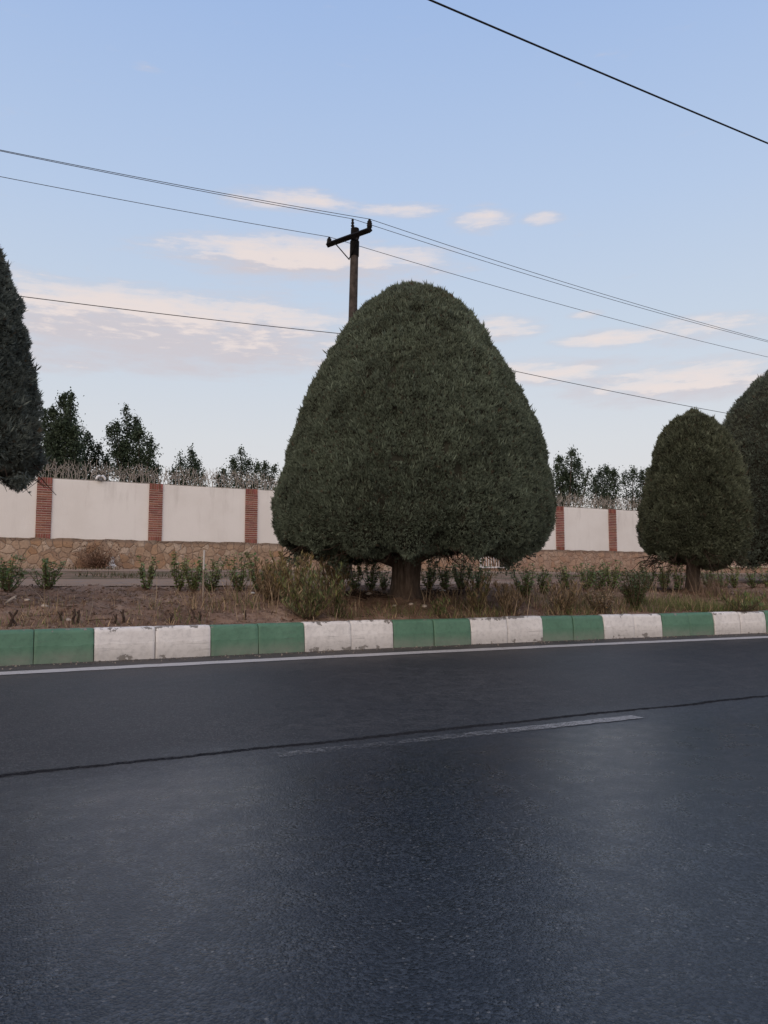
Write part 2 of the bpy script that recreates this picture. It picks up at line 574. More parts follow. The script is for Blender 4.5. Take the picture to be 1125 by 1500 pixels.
def paint_line_mat(name, fade):
    m, nt, b = material(name)
    co = nt.new('ShaderNodeTexCoord').outputs['Object']
    n = nt.noise(co, 30, 6, .7)
    n2 = nt.noise(co, 2.2, 4)
    vor = nt.new('ShaderNodeTexVoronoi', {'Vector': co, 'Scale': 95.0})
    wear = nt.math('ADD', nt.math('MULTIPLY', n, .8), nt.math('ADD', nt.math('MULTIPLY', n2, .5), nt.math('MULTIPLY', vor.outputs['Distance'], .35)))
    if fade:
        x = nt.new('ShaderNodeSeparateXYZ', {0: co}).outputs[0]
        u0, u1 = fade
        wear = nt.math('ADD', wear, nt.ss(x, u0, u1, .12, -.12))
    f = nt.ss(wear, .88 if not fade else .62, 1.18 if not fade else 1.06)
    base = nt.mix(nt.noise(co, 9, 5), (.20, .20, .205), (.32, .32, .32)) if fade else nt.mix(nt.noise(co, 9, 5), (.40, .38, .37), (.55, .52, .50))
    nt.put(b.inputs['Base Color'], base)
    b.inputs['Specular IOR Level'].default_value = .15
    tr = nt.new('ShaderNodeBsdfTransparent')
    mx = nt.new('ShaderNodeMixShader', {0: f, 1: b.outputs[0], 2: tr.outputs[0]})
    nt.put(nt.n['Material Output'].inputs[0], mx.outputs[0])
    b.inputs['Roughness'].default_value = .62
    nt.put(b.inputs['Normal'], nt.bump(nt.math('MULTIPLY', vor.outputs['Distance'], -1), .4, .005))
    return m


def ribbon(name, us_, v0, v1, z, mat, jit=.0, label=None):
    vs_ = np.linspace(0, 1, 4)
    j0, j1 = rng.normal(0, jit, len(us_)), rng.normal(0, jit, len(us_))
    a = v0(us_) + j0
    c = v1(us_) + j1
    mb = MB()
    V = np.stack([np.stack([us_, a + (c - a) * t, np.full(len(us_), z)], -1) for t in vs_], 1)
    n = len(us_)
    idx = np.arange(n * 4).reshape(n, 4)
    f = np.stack([idx[:-1, :-1], idx[1:, :-1], idx[1:, 1:], idx[:-1, 1:]], -1).reshape(-1, 4)
    mb.add(V.reshape(-1, 3), f)
    o = mb.build(name, mat)
    o.rotation_euler.z = RZ
    tag(o, label=label, kind='structure')
    return o


ribbon('edge_line', np.arange(-12, 26, .12), lambda u: vk(u) - .80, lambda u: vk(u) - .545, .004, paint_line_mat('edge_paint', None), .006)
du0, dv0 = uv(on_z(405, 1107))
du1, dv1 = uv(on_z(935, 1050.5))
lm = paint_line_mat('worn_paint', (du0 + .8, du1 - .2))
for k, off in enumerate((0, -7.2, 7.2)):
    ribbon('lane_dash', np.linspace(du0, du1, 60) + off, lambda u: np.interp(u - off, [du0, du1], [dv0 - .045, dv1 - .05]),
           lambda u: np.interp(u - off, [du0, du1], [dv0 + .045, dv1 + .05]), .004, lm, .004)


def path_mat(name, k):
    m, nt, b = material(name)
    co = nt.new('ShaderNodeTexCoord').outputs['Object']
    n = nt.noise(co, 3, 6, .65)
    br = nt.new('ShaderNodeTexBrick', {'Vector': co, 'Color1': (.33 * k, .295 * k, .275 * k, 1), 'Color2': (.27 * k, .24 * k, .225 * k, 1), 'Mortar': (.17 * k, .15 * k, .14 * k, 1), 'Scale': 1.0,
                                      'Mortar Size': .012, 'Brick Width': .4, 'Row Height': .4})
    br.offset = 0
    c = nt.mix(nt.ss(n, .30, .52, .25, .97), br.outputs[0], (.30, .215, .16))
    nt.put(b.inputs['Base Color'], c)
    b.inputs['Roughness'].default_value = 1.0
    b.inputs['Specular IOR Level'].default_value = .03
    return m


pm = path_mat('path_paving', 1.0)
pd = path_mat('worn_path_paving', .8)
pu = np.arange(-14, 46, .5)
sheet('path', pu, np.linspace(12.1, 13.95, 6), lambda U, V: np.interp(V, [12.1, 13.95], [.716, .819]), pd)
sheet('path', pu, np.linspace(18.5, 21.72, 6), lambda U, V: np.interp(V, [18.5, 20.05, 21.75], [1.006, 1.066, 1.108]), pm)

# ------------------------------------------------------------------ kerb blocks


def kerb_mat(name, c1, c2):
    m, nt, b = material(name)
    co = nt.new('ShaderNodeTexCoord').outputs['Object']
    rnd = nt.new('ShaderNodeObjectInfo').outputs['Random']
    off = nt.new('ShaderNodeCombineXYZ', {0: nt.math('MULTIPLY', rnd, 91.0), 1: nt.math('MULTIPLY', rnd, 37.0), 2: 0.0})
    p = nt.new('ShaderNodeVectorMath', {0: co, 1: off.outputs[0]}, operation='ADD').outputs[0]
    z = nt.new('ShaderNodeSeparateXYZ', {0: co}).outputs[2]
    n, n2, n3 = nt.noise(p, 4, 5, .6), nt.noise(p, 20, 6, .68), nt.noise(p, 7.5, 4, .55)
    c = nt.mix(nt.ss(n, .3, .7), c1, c2)
    c = nt.mix(nt.ss(n2, .42, .72, 0, .4), c, tuple(x * .55 for x in c1))
    sk = nt.noise(nt.new('ShaderNodeMapping', {'Vector': p, 'Scale': (1.1, 1.0, 17.0)}).outputs[0], 2.4, 5, .62)
    c = nt.mix(nt.math('MULTIPLY', nt.ss(sk, .56, .70), nt.ss(z, .27, .14, 0, .36)), c, (.12, .115, .105))
    # grime splashed up from the gutter
    c = nt.mix(nt.math('MULTIPLY', nt.ss(z, .17, .02), nt.ss(n, .25, .75, .2, .55)), c, (.26, .235, .21))
    edge = nt.math('MAXIMUM', nt.ss(z, .255, .325), nt.ss(z, .10, .02, 0, .75))
    worn = nt.math('ADD', nt.math('MULTIPLY', n3, .75), nt.math('ADD', nt.math('MULTIPLY', n2, .45), nt.math('MULTIPLY', edge, .17)))
    th = .79 if name.startswith('white') else .86
    peel = nt.ss(worn, th, th + .03)
    conc = nt.mix(n2, (.13, .115, .10), (.30, .275, .25))
    c = nt.mix(peel, c, conc)
    nt.put(b.inputs['Base Color'], c)
    b.inputs['Roughness'].default_value = .62
    h = nt.math('ADD', nt.math('MULTIPLY', n2, .35), nt.math('MULTIPLY', peel, -.8))
    nt.put(b.inputs['Normal'], nt.bump(h, .5, .008))
    return m


KG = kerb_mat('green_kerb_paint', (.082, .185, .118), (.102, .218, .142))
KW = kerb_mat('white_kerb_paint', (.70, .665, .64), (.80, .765, .735))
KPROF = [(0.0, -.08), (.0, .02), (.003, .165), (.004, .172), (.020, .282), (.023, .294), (.030, .308), (.042, .319), (.058, .326), (.10, .328), (.15, .326), (.15, -.08)]
ORD = ['first', 'second', 'third', 'fourth', 'fifth', 'sixth', 'seventh', 'eighth', 'ninth', 'tenth', 'eleventh', 'twelfth']


def kerb_block(ua, ub, white, label, visible=True):
    pa, pb = W(ua, float(vk(ua))), W(ub, float(vk(ub)))
    d = pb - pa
    L = np.linalg.norm(d)
    d /= L
    nrm = np.array([-d[1], d[0], 0])
    g = .004
    xs = np.array([g, g + .012, g + .03] + list(np.linspace(.08, L - .08, 8)) + [L - g - .03, L - g - .012, L - g])
    mb = MB()
    sh = rng.normal(0, .004, 3)
    V = []
    for x in xs:
        e = max(0, 1 - min(x - g, L - g - x) / .03)
        for (w, z) in KPROF:
            ww = w + .005 * e * e * (1 if w < .1 else -1)
            zz = z - (.004 * e * e if z > .2 else 0)
            V.append([x + rng.normal(0, .0012), ww + sh[0] + sh[2] * (x / L - .5) + rng.normal(0, .0007), zz + sh[1] * .8 + rng.normal(0, .0006)])
    k = len(KPROF)
    F = []
    for i in range(len(xs) - 1):
        for j in range(k):
            j2 = (j + 1) % k
            F.append([i * k + j, (i + 1) * k + j, (i + 1) * k + j2, i * k + j2])
    mb.add(V, np.array(F))
    base = 0
    mb.f.append(np.array([list(range(k))]))
    mb.m.append(np.array([0]))
    mb.f.append(np.array([[(len(xs) - 1) * k + j for j in range(k)][::-1]]))
    mb.m.append(np.array([0]))
    o = mb.build('kerb_block', KW if white else KG)
    o.location = pa
    o.rotation_euler.z = math.atan2(d[1], d[0])
    tag(o, label, 'kerb block', 'white kerb blocks' if white else 'green kerb blocks')
    bpy.context.view_layer.update()
    return o


ub = list(ku0)                        # u of the joints, first is x=48
Lm = (ub[8] - ub[0]) / 8
cuts = [ub[0] - Lm] + ub
# colours: two green, two white, ...   (joint at x=137 starts the first white pair)
where = ['at the left edge of the road view', 'below the dark cut stems', 'just right of the pair of dark stems', 'under bare soil left of the white stake', 'below the white stake',
         'below the leaning dry weeds', 'below green weeds left of the big tree', 'left of the big trunk', 'right below the big trunk', 'right of the big trunk',
         'under tall dry stalks', 'below reddish dry grass', 'below dry grass left of the small tree', 'below a leafy bush', 'below the dense dark bush', 'left below the small tree',
         'right below the small tree', 'below green grass right of the small tree', 'below green grass near the right edge', 'second from the right edge', 'at the right edge']
gi_, wi_ = 0, 0
NV = len(cuts) - 1
for i in range(-8, NV + 26):
    if i < 0: a, b_ = cuts[0] + Lm * i, cuts[0] + Lm * (i + 1)
    elif i < NV: a, b_ = cuts[i], cuts[i + 1]
    else: a, b_ = cuts[-1] + Lm * (i - NV), cuts[-1] + Lm * (i - NV + 1)
    white = (i // 2) % 2 == 1
    if 0 <= i <= NV:
        if white:
            lab = f'white painted kerb block, {ORD[wi_]} white from left, {where[i]}'
            wi_ += 1
        else:
            lab = f'green painted kerb block, {ORD[gi_]} green from left, {where[i]}'
            gi_ += 1
    elif i < 0: lab = f"{'white' if white else 'green'} kerb block, block number {-i} past the left edge of the photo"
    else: lab = f"{'white' if white else 'green'} kerb block, block number {i - NV} past the right edge of the photo"
    if i < -4 or i > NV + 12: continue
    kerb_block(a, b_, white, lab)

# ------------------------------------------------------------------ perimeter wall
VW = 21.8
ZB, ZS, ZT = 1.10, 1.885, 3.45


def wu(px): return uv(on_v(px, 780, VW))[0]


def render_mat():
    m, nt, b = material('wall_render')
    co = nt.new('ShaderNodeTexCoord').outputs['Object']
    z = nt.new('ShaderNodeSeparateXYZ', {0: co}).outputs[2]
    st = nt.new('ShaderNodeMapping', {'Vector': co, 'Scale': (1.6, 1.6, .25)})
    n, n2, n3 = nt.noise(co, .8, 5, .6), nt.noise(st.outputs[0], 3, 5, .65), nt.noise(co, 30, 5, .6)
    c = nt.mix(nt.ss(n, .35, .65), (.81, .775, .735), (.87, .84, .805))
    c = nt.mix(nt.math('MULTIPLY', nt.ss(n2, .5, .72), nt.ss(z, 2.4, 3.4, .10, .30)), c, (.47, .43, .39))
    c = nt.mix(nt.math('MULTIPLY', nt.ss(nt.math('ADD', z, nt.math('MULTIPLY', n2, .3)), 2.12, 1.92), .2), c, (.50, .42, .34))
    nt.put(b.inputs['Base Color'], c)
    b.inputs['Roughness'].default_value = .9
    b.inputs['Specular IOR Level'].default_value = .15
    nt.put(b.inputs['Normal'], nt.bump(n3, .3, .01))
    return m


def stone_mat():
    m, nt, b = material('rubble_stone')
    co = nt.new('ShaderNodeTexCoord').outputs['Object']
    nz = nt.new('ShaderNodeTexNoise', {'Vector': co, 'Scale': 3.0, 'Detail': 3.0}).outputs['Color']
    sc = nt.new('ShaderNodeVectorMath', {0: nz}, operation='SCALE')
    sc.inputs['Scale'].default_value = .24
    p = nt.new('ShaderNodeVectorMath', {0: co, 1: sc.outputs[0]}, operation='ADD').outputs[0]
    p = nt.new('ShaderNodeMapping', {'Vector': p, 'Scale': (1, .3, 1)}).outputs[0]
    ed = nt.new('ShaderNodeTexVoronoi', {'Vector': p, 'Scale': 5.0, 'Randomness': .95}, feature='DISTANCE_TO_EDGE').outputs['Distance']
    ce = nt.new('ShaderNodeTexVoronoi', {'Vector': p, 'Scale': 5.0, 'Randomness': .95}).outputs['Color']
    s = nt.new('ShaderNodeSeparateColor', {0: ce})
    c = nt.ramp(s.outputs[0], [(0, (.32, .215, .15)), (.3, (.40, .28, .20)), (.55, (.44, .315, .225)), (.8, (.48, .365, .275)), (1, (.56, .45, .36))])
    c = nt.mix(nt.ss(s.outputs[1], .72, .95, 0, .6), c, (.40, .22, .11))
    x = nt.new('ShaderNodeSeparateXYZ', {0: co})
    c = nt.mix(nt.ss(x.outputs[0], 9, 17, 0, .55), c, nt.mix(s.outputs[2], (.40, .245, .18), (.55, .385, .295)))
    n = nt.noise(co, 24, 5, .65)
    c = nt.mix(nt.ss(n, .35, .7, 0, .5), c, (.21, .145, .105))
    c = nt.mix(nt.math('MULTIPLY', nt.ss(x.outputs[2], 1.76, 1.86), .6), c, (.17, .135, .11))
    mort = nt.ss(ed, .008, .032, 1, 0)
    c = nt.mix(nt.math('MULTIPLY', nt.math('MULTIPLY', mort, nt.ss(n, .3, .6, .2, .55)), 1.0), c, (.24, .18, .14))
    nt.put(b.inputs['Base Color'], c)
    b.inputs['Roughness'].default_value = .88
    b.inputs['Specular IOR Level'].default_value = .2
    h = nt.math('ADD', nt.ss(ed, 0, .09), nt.math('MULTIPLY', n, .25))
    nt.put(b.inputs['Normal'], nt.bump(h, .75, .03))
    return m


M_REN, M_STONE = render_mat(), stone_mat()
M_BRICK = simple('red_brick', (.3, .1, .08), .85, .2, 40, .22, .006, attr=True)
M_MORT = simple('brick_mortar', (.56, .44, .39), .95, .1, 30, .15)
M_CAP = simple('cement_cap', (.42, .38, .34), .9, .1, 12, .25)
M_SPIKE = simple('spike_paint', (.33, .29, .25), .6, .3, 30, .3)

wall = empty('perimeter_wall', (0, 0, 0), RZ, label='long cream rendered wall on a rubble stone base with brick pillars and antler spikes', cat='wall')
pix = [-150, 63, 227, 367.5, 493, 607, 712, 820, 897, 968]
pus = [wu(p) for p in pix]
step = 2.55
pus = [pus[0] - 3.2] + pus
UEND_STONE = wu(1040)
U0, U1 = pus[0] - 2.5, wu(1046)


def lbox(mb, u0, u1, v0, v1, z0, z1, col=(1, 1, 1), mi=0):
    mb.box(((u0 + u1) / 2, (v0 + v1) / 2, (z0 + z1) / 2), (u1 - u0, v1 - v0, z1 - z0), col, mi)


mb = MB()   # stone base, real relief along its face and top
nu_, nz_ = 420, 14
Ug, Zg = np.meshgrid(np.linspace(U0, U1, nu_), np.linspace(.9, ZS, nz_), indexing='ij')
rel = (vnoise(np.stack([Ug * 4, Zg * 4, Ug * 0], -1), 5) - .5) * .05
Zt = Zg.copy()
Zt[:, -1] += (vnoise(np.stack([Ug[:, -1] * 5, Ug[:, -1] * 0, Ug[:, -1] * 0], -1), 8) - .5) * .03
idx = np.arange(nu_ * nz_).reshape(nu_, nz_)
mb.add(np.stack([Ug, VW - .07 + rel, Zt], -1).reshape(-1, 3), np.stack([idx[:-1, :-1], idx[1:, :-1], idx[1:, 1:], idx[:-1, 1:]], -1).reshape(-1, 4))
n0 = mb.n
top = np.stack([Ug[:, -1], VW - .07 + rel[:, -1], Zt[:, -1]], -1)
bk = np.stack([Ug[:, -1], np.full(nu_, VW + .40), Zt[:, -1]], -1)
bb = np.stack([Ug[:, -1], np.full(nu_, VW + .40), np.full(nu_, .9)], -1)
mb.add(np.concatenate([top, bk, bb]), np.concatenate([np.stack([np.arange(nu_ - 1) + o1, np.arange(1, nu_) + o1, np.arange(1, nu_) + o2, np.arange(nu_ - 1) + o2], -1) for o1, o2 in ((0, nu_), (nu_, 2 * nu_))]))
mb.build('stone_base', M_STONE, wall)

PWID = .36
for i in range(len(pus)):
    a = pus[i] + PWID / 2 + .002
    b_ = (pus[i + 1] - PWID / 2 - .002) if i + 1 < len(pus) else U1
    mb = MB()
    lbox(mb, a, b_, VW, VW + .28, ZS - .05, ZT)
    mb.build('render_panel', M_REN, wall)
    # pillar
    mb = MB()
    u = pus[i]
    lbox(mb, u - PWID / 2 + .006, u + PWID / 2 - .006, VW - .028, VW + .30, ZS - .045, ZT + .004, mi=1)

    def bcol():
        k = rng.uniform(.7, 1.2)
        return (.285 * k, .112 * k * rng.uniform(.85, 1.15), .084 * k)
    so = .155
    for (z0, z1) in ((ZS - .04, ZS - .04 + so), (ZT - so, ZT + .012)):
        n = 6
        for k in range(n):
            x0 = u - PWID / 2 + k * PWID / n
            lbox(mb, x0 + .006, x0 + PWID / n - .006, VW - .042, VW + .31, z0 + .006, z1, bcol())
    zc = ZS - .04 + so + .008
    row = 0
    ch = (ZT - so - zc) / 21
    for row in range(21):
        z0 = zc + row * ch
        sp = u + (-.06 if row % 2 else .06)
        for (x0, x1) in ((u - PWID / 2, sp - .005), (sp + .005, u + PWID / 2)):
            lbox(mb, x0, x1, VW - .042 + rng.normal(0, .002), VW + .31, z0 + .011, z0 + ch - .011, bcol())
    mb.build('brick_pillar', [M_BRICK, M_MORT], wall)
    # antler spikes of this bay
    mb = MB()
    a2, b2 = pus[i] - PWID / 2, (pus[i + 1] - PWID / 2) if i + 1 < len(pus) else U1
    for vrow, zsh in ((VW + .05, 0), (VW + .16, 0), (VW + .26, 0)):
        for x in np.arange(a2, b2, .12):
            x = x + rng.normal(0, .02)
            hgt = rng.uniform(.30, .60)
            side = rng.choice([-1, 1])
            lean = rng.normal(0, .07)
            P0 = np.array([x, vrow + rng.normal(0, .02), ZT - .01])
            ts = np.linspace(0, 1, 5)
            pts = np.stack([P0[0] + lean * ts + side * .03 * np.sin(ts * 5), P0[1] + rng.normal(0, .04) * ts, P0[2] + hgt * ts], -1)
            mb.tube(pts, np.linspace(.008, .004, 5), 4, caps=False)
            for br in range(rng.integers(2, 4)):
                t0 = rng.uniform(.3, .85)
                k = int(t0 * 4)
                q = pts[k] + (pts[k + 1] - pts[k]) * (t0 * 4 - k)
                s2 = rng.choice([-1, 1])
                ln = rng.uniform(.08, .17)
                tt = np.linspace(0, 1, 4)
                bp = np.stack([q[0] + s2 * ln * .75 * np.sin(tt * 1.4), q[1] + rng.normal(0, .05) * tt, q[2] + ln * tt ** 1.6 * .9], -1)
                mb.tube(bp, np.linspace(.007, .0035, 4), 4, caps=False)
    # rail they are welded to
    lbox(mb, a2, b2 - .004, VW + .04, VW + .07, ZT + .013, ZT + .025)
    lbox(mb, a2, b2 - .004, VW + .24, VW + .27, ZT + .013, ZT + .025)
    mb.build('antler_spike_strip', M_SPIKE, wall)

# lower pink wall stretch on the right with its cream ledge
wall2 = empty('garden_wall', (0, 0, 0), RZ, label='pinkish rendered wall stretch with a cream ledge over low stone, at far right', cat='wall')
UA, UB = U1 + .004, U1 + 24
zl = float(on_v(1090, 829, VW)[2])
mb = MB()
lbox(mb, UA, UB, VW - .10, VW + .3, .9, zl - .07)
mb.build('stone_base', M_STONE, wall2)
mb = MB()
lbox(mb, UA, UB, VW - .16, VW + .32, zl - .068, zl)
mb.build('ledge', simple('cream_ledge', (.62, .52, .40), .85, .2, 10, .15), wall2)
mb = MB()
lbox(mb, UA, UB, VW + .02, VW + .28, zl + .001, ZT - .1)
mb.build('render_panel', simple('pink_render', (.50, .35, .29), .9, .15, 2.5, .12), wall2)

# white bar gate in the wall, glimpsed below the big crown
M_WHITE = simple('white_enamel', (.72, .72, .73), .45, .4, 14, .08)
gu0, gu1 = wu(700), wu(737)
gate = empty('metal_gate', tuple(W((gu0 + gu1) / 2, VW - .14, 1.16)), RZ, label='white barred metal gate against the stone base, glimpsed under the big crown', cat='gate')
gw = gu1 - gu0
mb = MB()
for x in (-gw / 2, gw / 2): mb.box((x, 0, .68), (.05, .05, 1.36))
for z in (.08, .75, 1.34): mb.box((0, 0, z), (gw - .054, .04, .05))
mb.build('gate_frame', M_WHITE, gate)
for k in range(9):
    mb = MB()
    x = -gw / 2 + gw * (k + 1) / 10
    mb.tube([(x, -.028, .05), (x, -.028, 1.4)], .012, 6)
    mb.build('bar', M_WHITE, gate)

# white fitting on the wall top
fp = on_v(146, 703, VW + .14)
fu = uv(fp)[0]
fit = empty('wall_lamp', tuple(W(fu, VW - .03, ZT + .0)), RZ, label='small white half-round fitting on the wall top between the two left pillars', cat='lamp')
mb = MB()
pts = [(.11 * cos(t), -.04, .03 + .11 * sin(t)) for t in np.linspace(0, pi, 11)]
mb.tube(pts, .034, 8)
mb.build('white_hood', M_WHITE, fit, smooth=True)
mb = MB()
mb.tube([(0, -.0, .0), (0, -.0, .05), (0, 0, .07)], [.055, .05, .02], 10)
mb.build('lamp_body', simple('grey_plastic', (.18, .18, .18), .5, .3, 10, .1), fit, smooth=True)

# ------------------------------------------------------------------ utility pole and wires
YP = 17.0
M_POLE = simple('weathered_wood_pole', (.070, .058, .053), .9, .1, 9, .35, .01)
M_DARK = simple('dark_steel', (.009, .008, .008), .8, .08, 10, .3)
M_INS = simple('brown_porcelain', (.010, .008, .008), .6, .12, 10, .1)
M_WIRE = simple('wire_aluminium', (.06, .06, .065), .6, .3, 10, .1)
M_CABLE = simple('black_cable', (.012, .012, .014), .6, .3, 10, .1)
pb, pt = at(507, 838, YP), at(520, 337, YP)
pole = empty('utility_pole', tuple(pb), label='weathered utility pole with a dark crossarm and three insulators behind the big tree', cat='utility pole')
pt = pt - pb
ax = pt / np.linalg.norm(pt)
mb = MB()
bs = np.array([0., 0, -.3])
r0, r1 = .125, .088
tt = np.linspace(0, 1, 24)
mb.tube([bs + (pt - bs) * t for t in tt], r0 + (r1 - r0) * tt, 12)
mb.build('pole_shaft', M_POLE, pole, smooth=True)
el_, er_ = at(486, 361, YP + .55) - pb, at(548, 339, YP - .45) - pb
mid = (el_ + er_) / 2
ad = (er_ - el_) / np.linalg.norm(er_ - el_)
R = frames(np.array([ad]), np.array([0.]))[0]
front = np.cross(ad, np.array([0, 0, 1.0]))
mb = MB()
mb.tube([mid + ad * t + front * .12 for t in np.linspace(-np.linalg.norm(er_ - el_) / 2, np.linalg.norm(er_ - el_) / 2, 4)], .07, 4)
mb.build('crossarm', M_DARK, pole)
mb = MB()
c0 = mid * 1.0
hub = pt - ax * .62
mb.tube([hub, hub + ax * .35], .105, 12)
mb.build('pole_band', M_DARK, pole)
mb = MB()
mb.tube([pt - ax * .20, pt + ax * .03], [.1, .094], 12)
mb.build('pole_cap', M_DARK, pole)
for t, dn in ((-.42, .42), (.40, .40)):
    mb = MB()
    a = mid + ad * t + front * .14 - np.array([0, 0, .05])
    bpt = mid - np.array([0, 0, dn + .1]) + front * .11 + ad * .02
    mb.tube([a, bpt], .014, 5)
    mb.build('brace', M_DARK, pole)
ins_top = []
for (px, py0, py1, Y) in ((487, 363, 349, YP + .52), (546, 339, 323, YP - .42), (517.5, 346, 321, YP)):
    fo = front * (.02 if px == 517.5 else .1)
    a, b_ = at(px, py0, Y) - pb + fo, at(px, py1, Y) - pb + fo
    mb = MB()
    n = 13
    ts = np.linspace(0, 1, n)
    rr = [.018, .018, .02, .062, .05, .065, .048, .062, .045, .055, .035, .03, .02]
    if px == 517.5: rr = [.03, .03, .028, .026, .022, .045, .022, .045, .022, .04, .022, .03, .02]
    mb.tube([a + (b_ - a) * t for t in ts], rr, 10)
    mb.build('insulator', M_INS, pole, smooth=True)
    ins_top.append(b_ + pb)


def wire(pts, r, mat, label, name='power_line'):
    """pts: list of world points through which it hangs; parabolic spans"""
    mb = MB()
    P = []
    for (a, b_, sag) in pts:
        for t in (np.linspace(1, 0, 40) if np.dot(b_ - a, DU) < 0 else np.linspace(0, 1, 40)):
            q = a + (b_ - a) * t
            q = q - np.array([0, 0, 4 * sag * t * (1 - t)])
            if not P or np.linalg.norm(P[-1] - q) > 1e-4: P.append(q)
    P = np.array(P)
    o = MB()
    o.tube(P, r, 6)
    ob = o.build(name, mat, smooth=True)
    tag(ob, label, 'power line', 'overhead wires')
    return ob


def span(a, px, py, reach):
    """wire leaves point a along the road direction; solve the sag so that it crosses the given pixel"""
    sgn = 1 if reach > 0 else -1
    b_ = a + DU * reach
    d = ray(px, py)
    # param t along span where plan position matches the pixel column
    k = d[0] / d[1]
    t = (k * a[1] - a[0]) / ((b_ - a)[0] - k * (b_ - a)[1])
    q = a + (b_ - a) * t
    zt = H_CAM + d[2] / d[1] * q[1]
    drop = q[2] - zt
    return a, b_, drop / (4 * t * (1 - t))


il, ir, ic = ins_top
wire([span(il, 2, 259, -26)[:], span(il, 1125, 523, 40)], .0062, M_WIRE, 'lowest of the three thin wires on the insulators, tied to the left insulator')
wire([span(ir, 2, 220, -26), span(ir, 1125, 499, 40)], .0062, M_WIRE, 'thin wire tied to the right insulator on the upper crossarm end')
wire([span(ic, 2, 221.5, -26), span(ic, 1125, 501, 40)], .0062, M_WIRE, 'thin wire tied to the tall centre insulator on the pole top')
lc = at(515, 493, YP) + np.array([0, -.13, 0])
wire([span(lc, 22, 433, -26), span(lc, 1068, 606, 40)], .0075, M_CABLE, 'black low cable that passes behind the big tree below the crossarm')
# heavy cable nearer to the road
A = at(630, 0, 11.0)
Bp = A + DU * 60 
ua_ = A - DU * 20
d = ray(1125, 210)
kk = d[0] / d[1]
tq = (kk * A[1] - A[0]) / (DU[0] - kk * DU[1])
zq = H_CAM + d[2] / d[1] * (A + DU * tq)[1]
# parabola through both points, level at its low point 24 m along
Pts = []
L0 = 26.0
# z(t)=A.z + b t + c t^2 ; passes at tq, slope zero at L0
c_ = (zq - A[2]) / (tq ** 2 - 2 * L0 * tq)
mb = MB()
mb.tube([A + DU * t + np.array([0, 0, c_ * (t * t - 2 * L0 * t)]) for t in np.linspace(-14, 50, 90)], .0155, 6)
tag(mb.build('power_line', M_CABLE, smooth=True), 'thick black overhead cable crossing the upper right corner of the sky', 'power line', 'overhead wires')

# ------------------------------------------------------------------ clipped conifers
M_SPRIG = leafmat('juniper_sprigs', .6, .08)
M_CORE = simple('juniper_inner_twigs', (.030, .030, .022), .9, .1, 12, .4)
M_BARK = None


def bark_mat():
    m, nt, b = material('conifer_bark')
    co = nt.new('ShaderNodeTexCoord').outputs['Object']
    st = nt.new('ShaderNodeMapping', {'Vector': co, 'Scale': (9, 9, 1.3)})
    n = nt.noise(st.outputs[0], 3.0, 7, .65)
    n2 = nt.noise(co, 2.0, 4)
    c = nt.ramp(n, [(.3, (.042, .032, .026)), (.5, (.105, .08, .064)), (.7, (.20, .16, .13))])
    c = nt.mix(nt.ss(n2, .4, .65, 0, .4), c, (.13, .088, .064))
    nt.put(b.inputs['Base Color'], c)
    b.inputs['Roughness'].default_value = .92
    b.inputs['Specular IOR Level'].default_value = .15
    nt.put(b.inputs['Normal'], nt.bump(n, 1.0, .03))
    return m


M_BARK = bark_mat()
M_TWIG = simple('bare_twigs', (.05, .035, .027), .9, .1, 10, .3)


def blade_template(nb, spread, wid, seed):
    r = np.random.default_rng(seed)
    V, F = [], []
    for k in range(nb):
        th = 2 * pi * k / nb + r.normal(0, .4)
        sp = spread * r.uniform(.3, 1.1) if k else spread * .15
        d = np.array([sin(sp) * cos(th), sin(sp) * sin(th), cos(sp)])
        side = np.cross(d, np.array([cos(th + 1.2), sin(th + 1.2), .3]))
        side /= np.linalg.norm(side)
        L = r.uniform(.6, 1.0)
        b0 = d * 0.0
        m = d * L * .5 + np.array([0, 0, .06])
        t = d * L + np.array([0, 0, .16])
        n = len(V)
        V += [b0, m + side * wid * .5, t, m - side * wid * .5]
        F += [[n, n + 1, n + 2, n + 3]]
    return np.array(V), np.array(F)


TIPF = np.array([.6, .95, 1.35, .95])


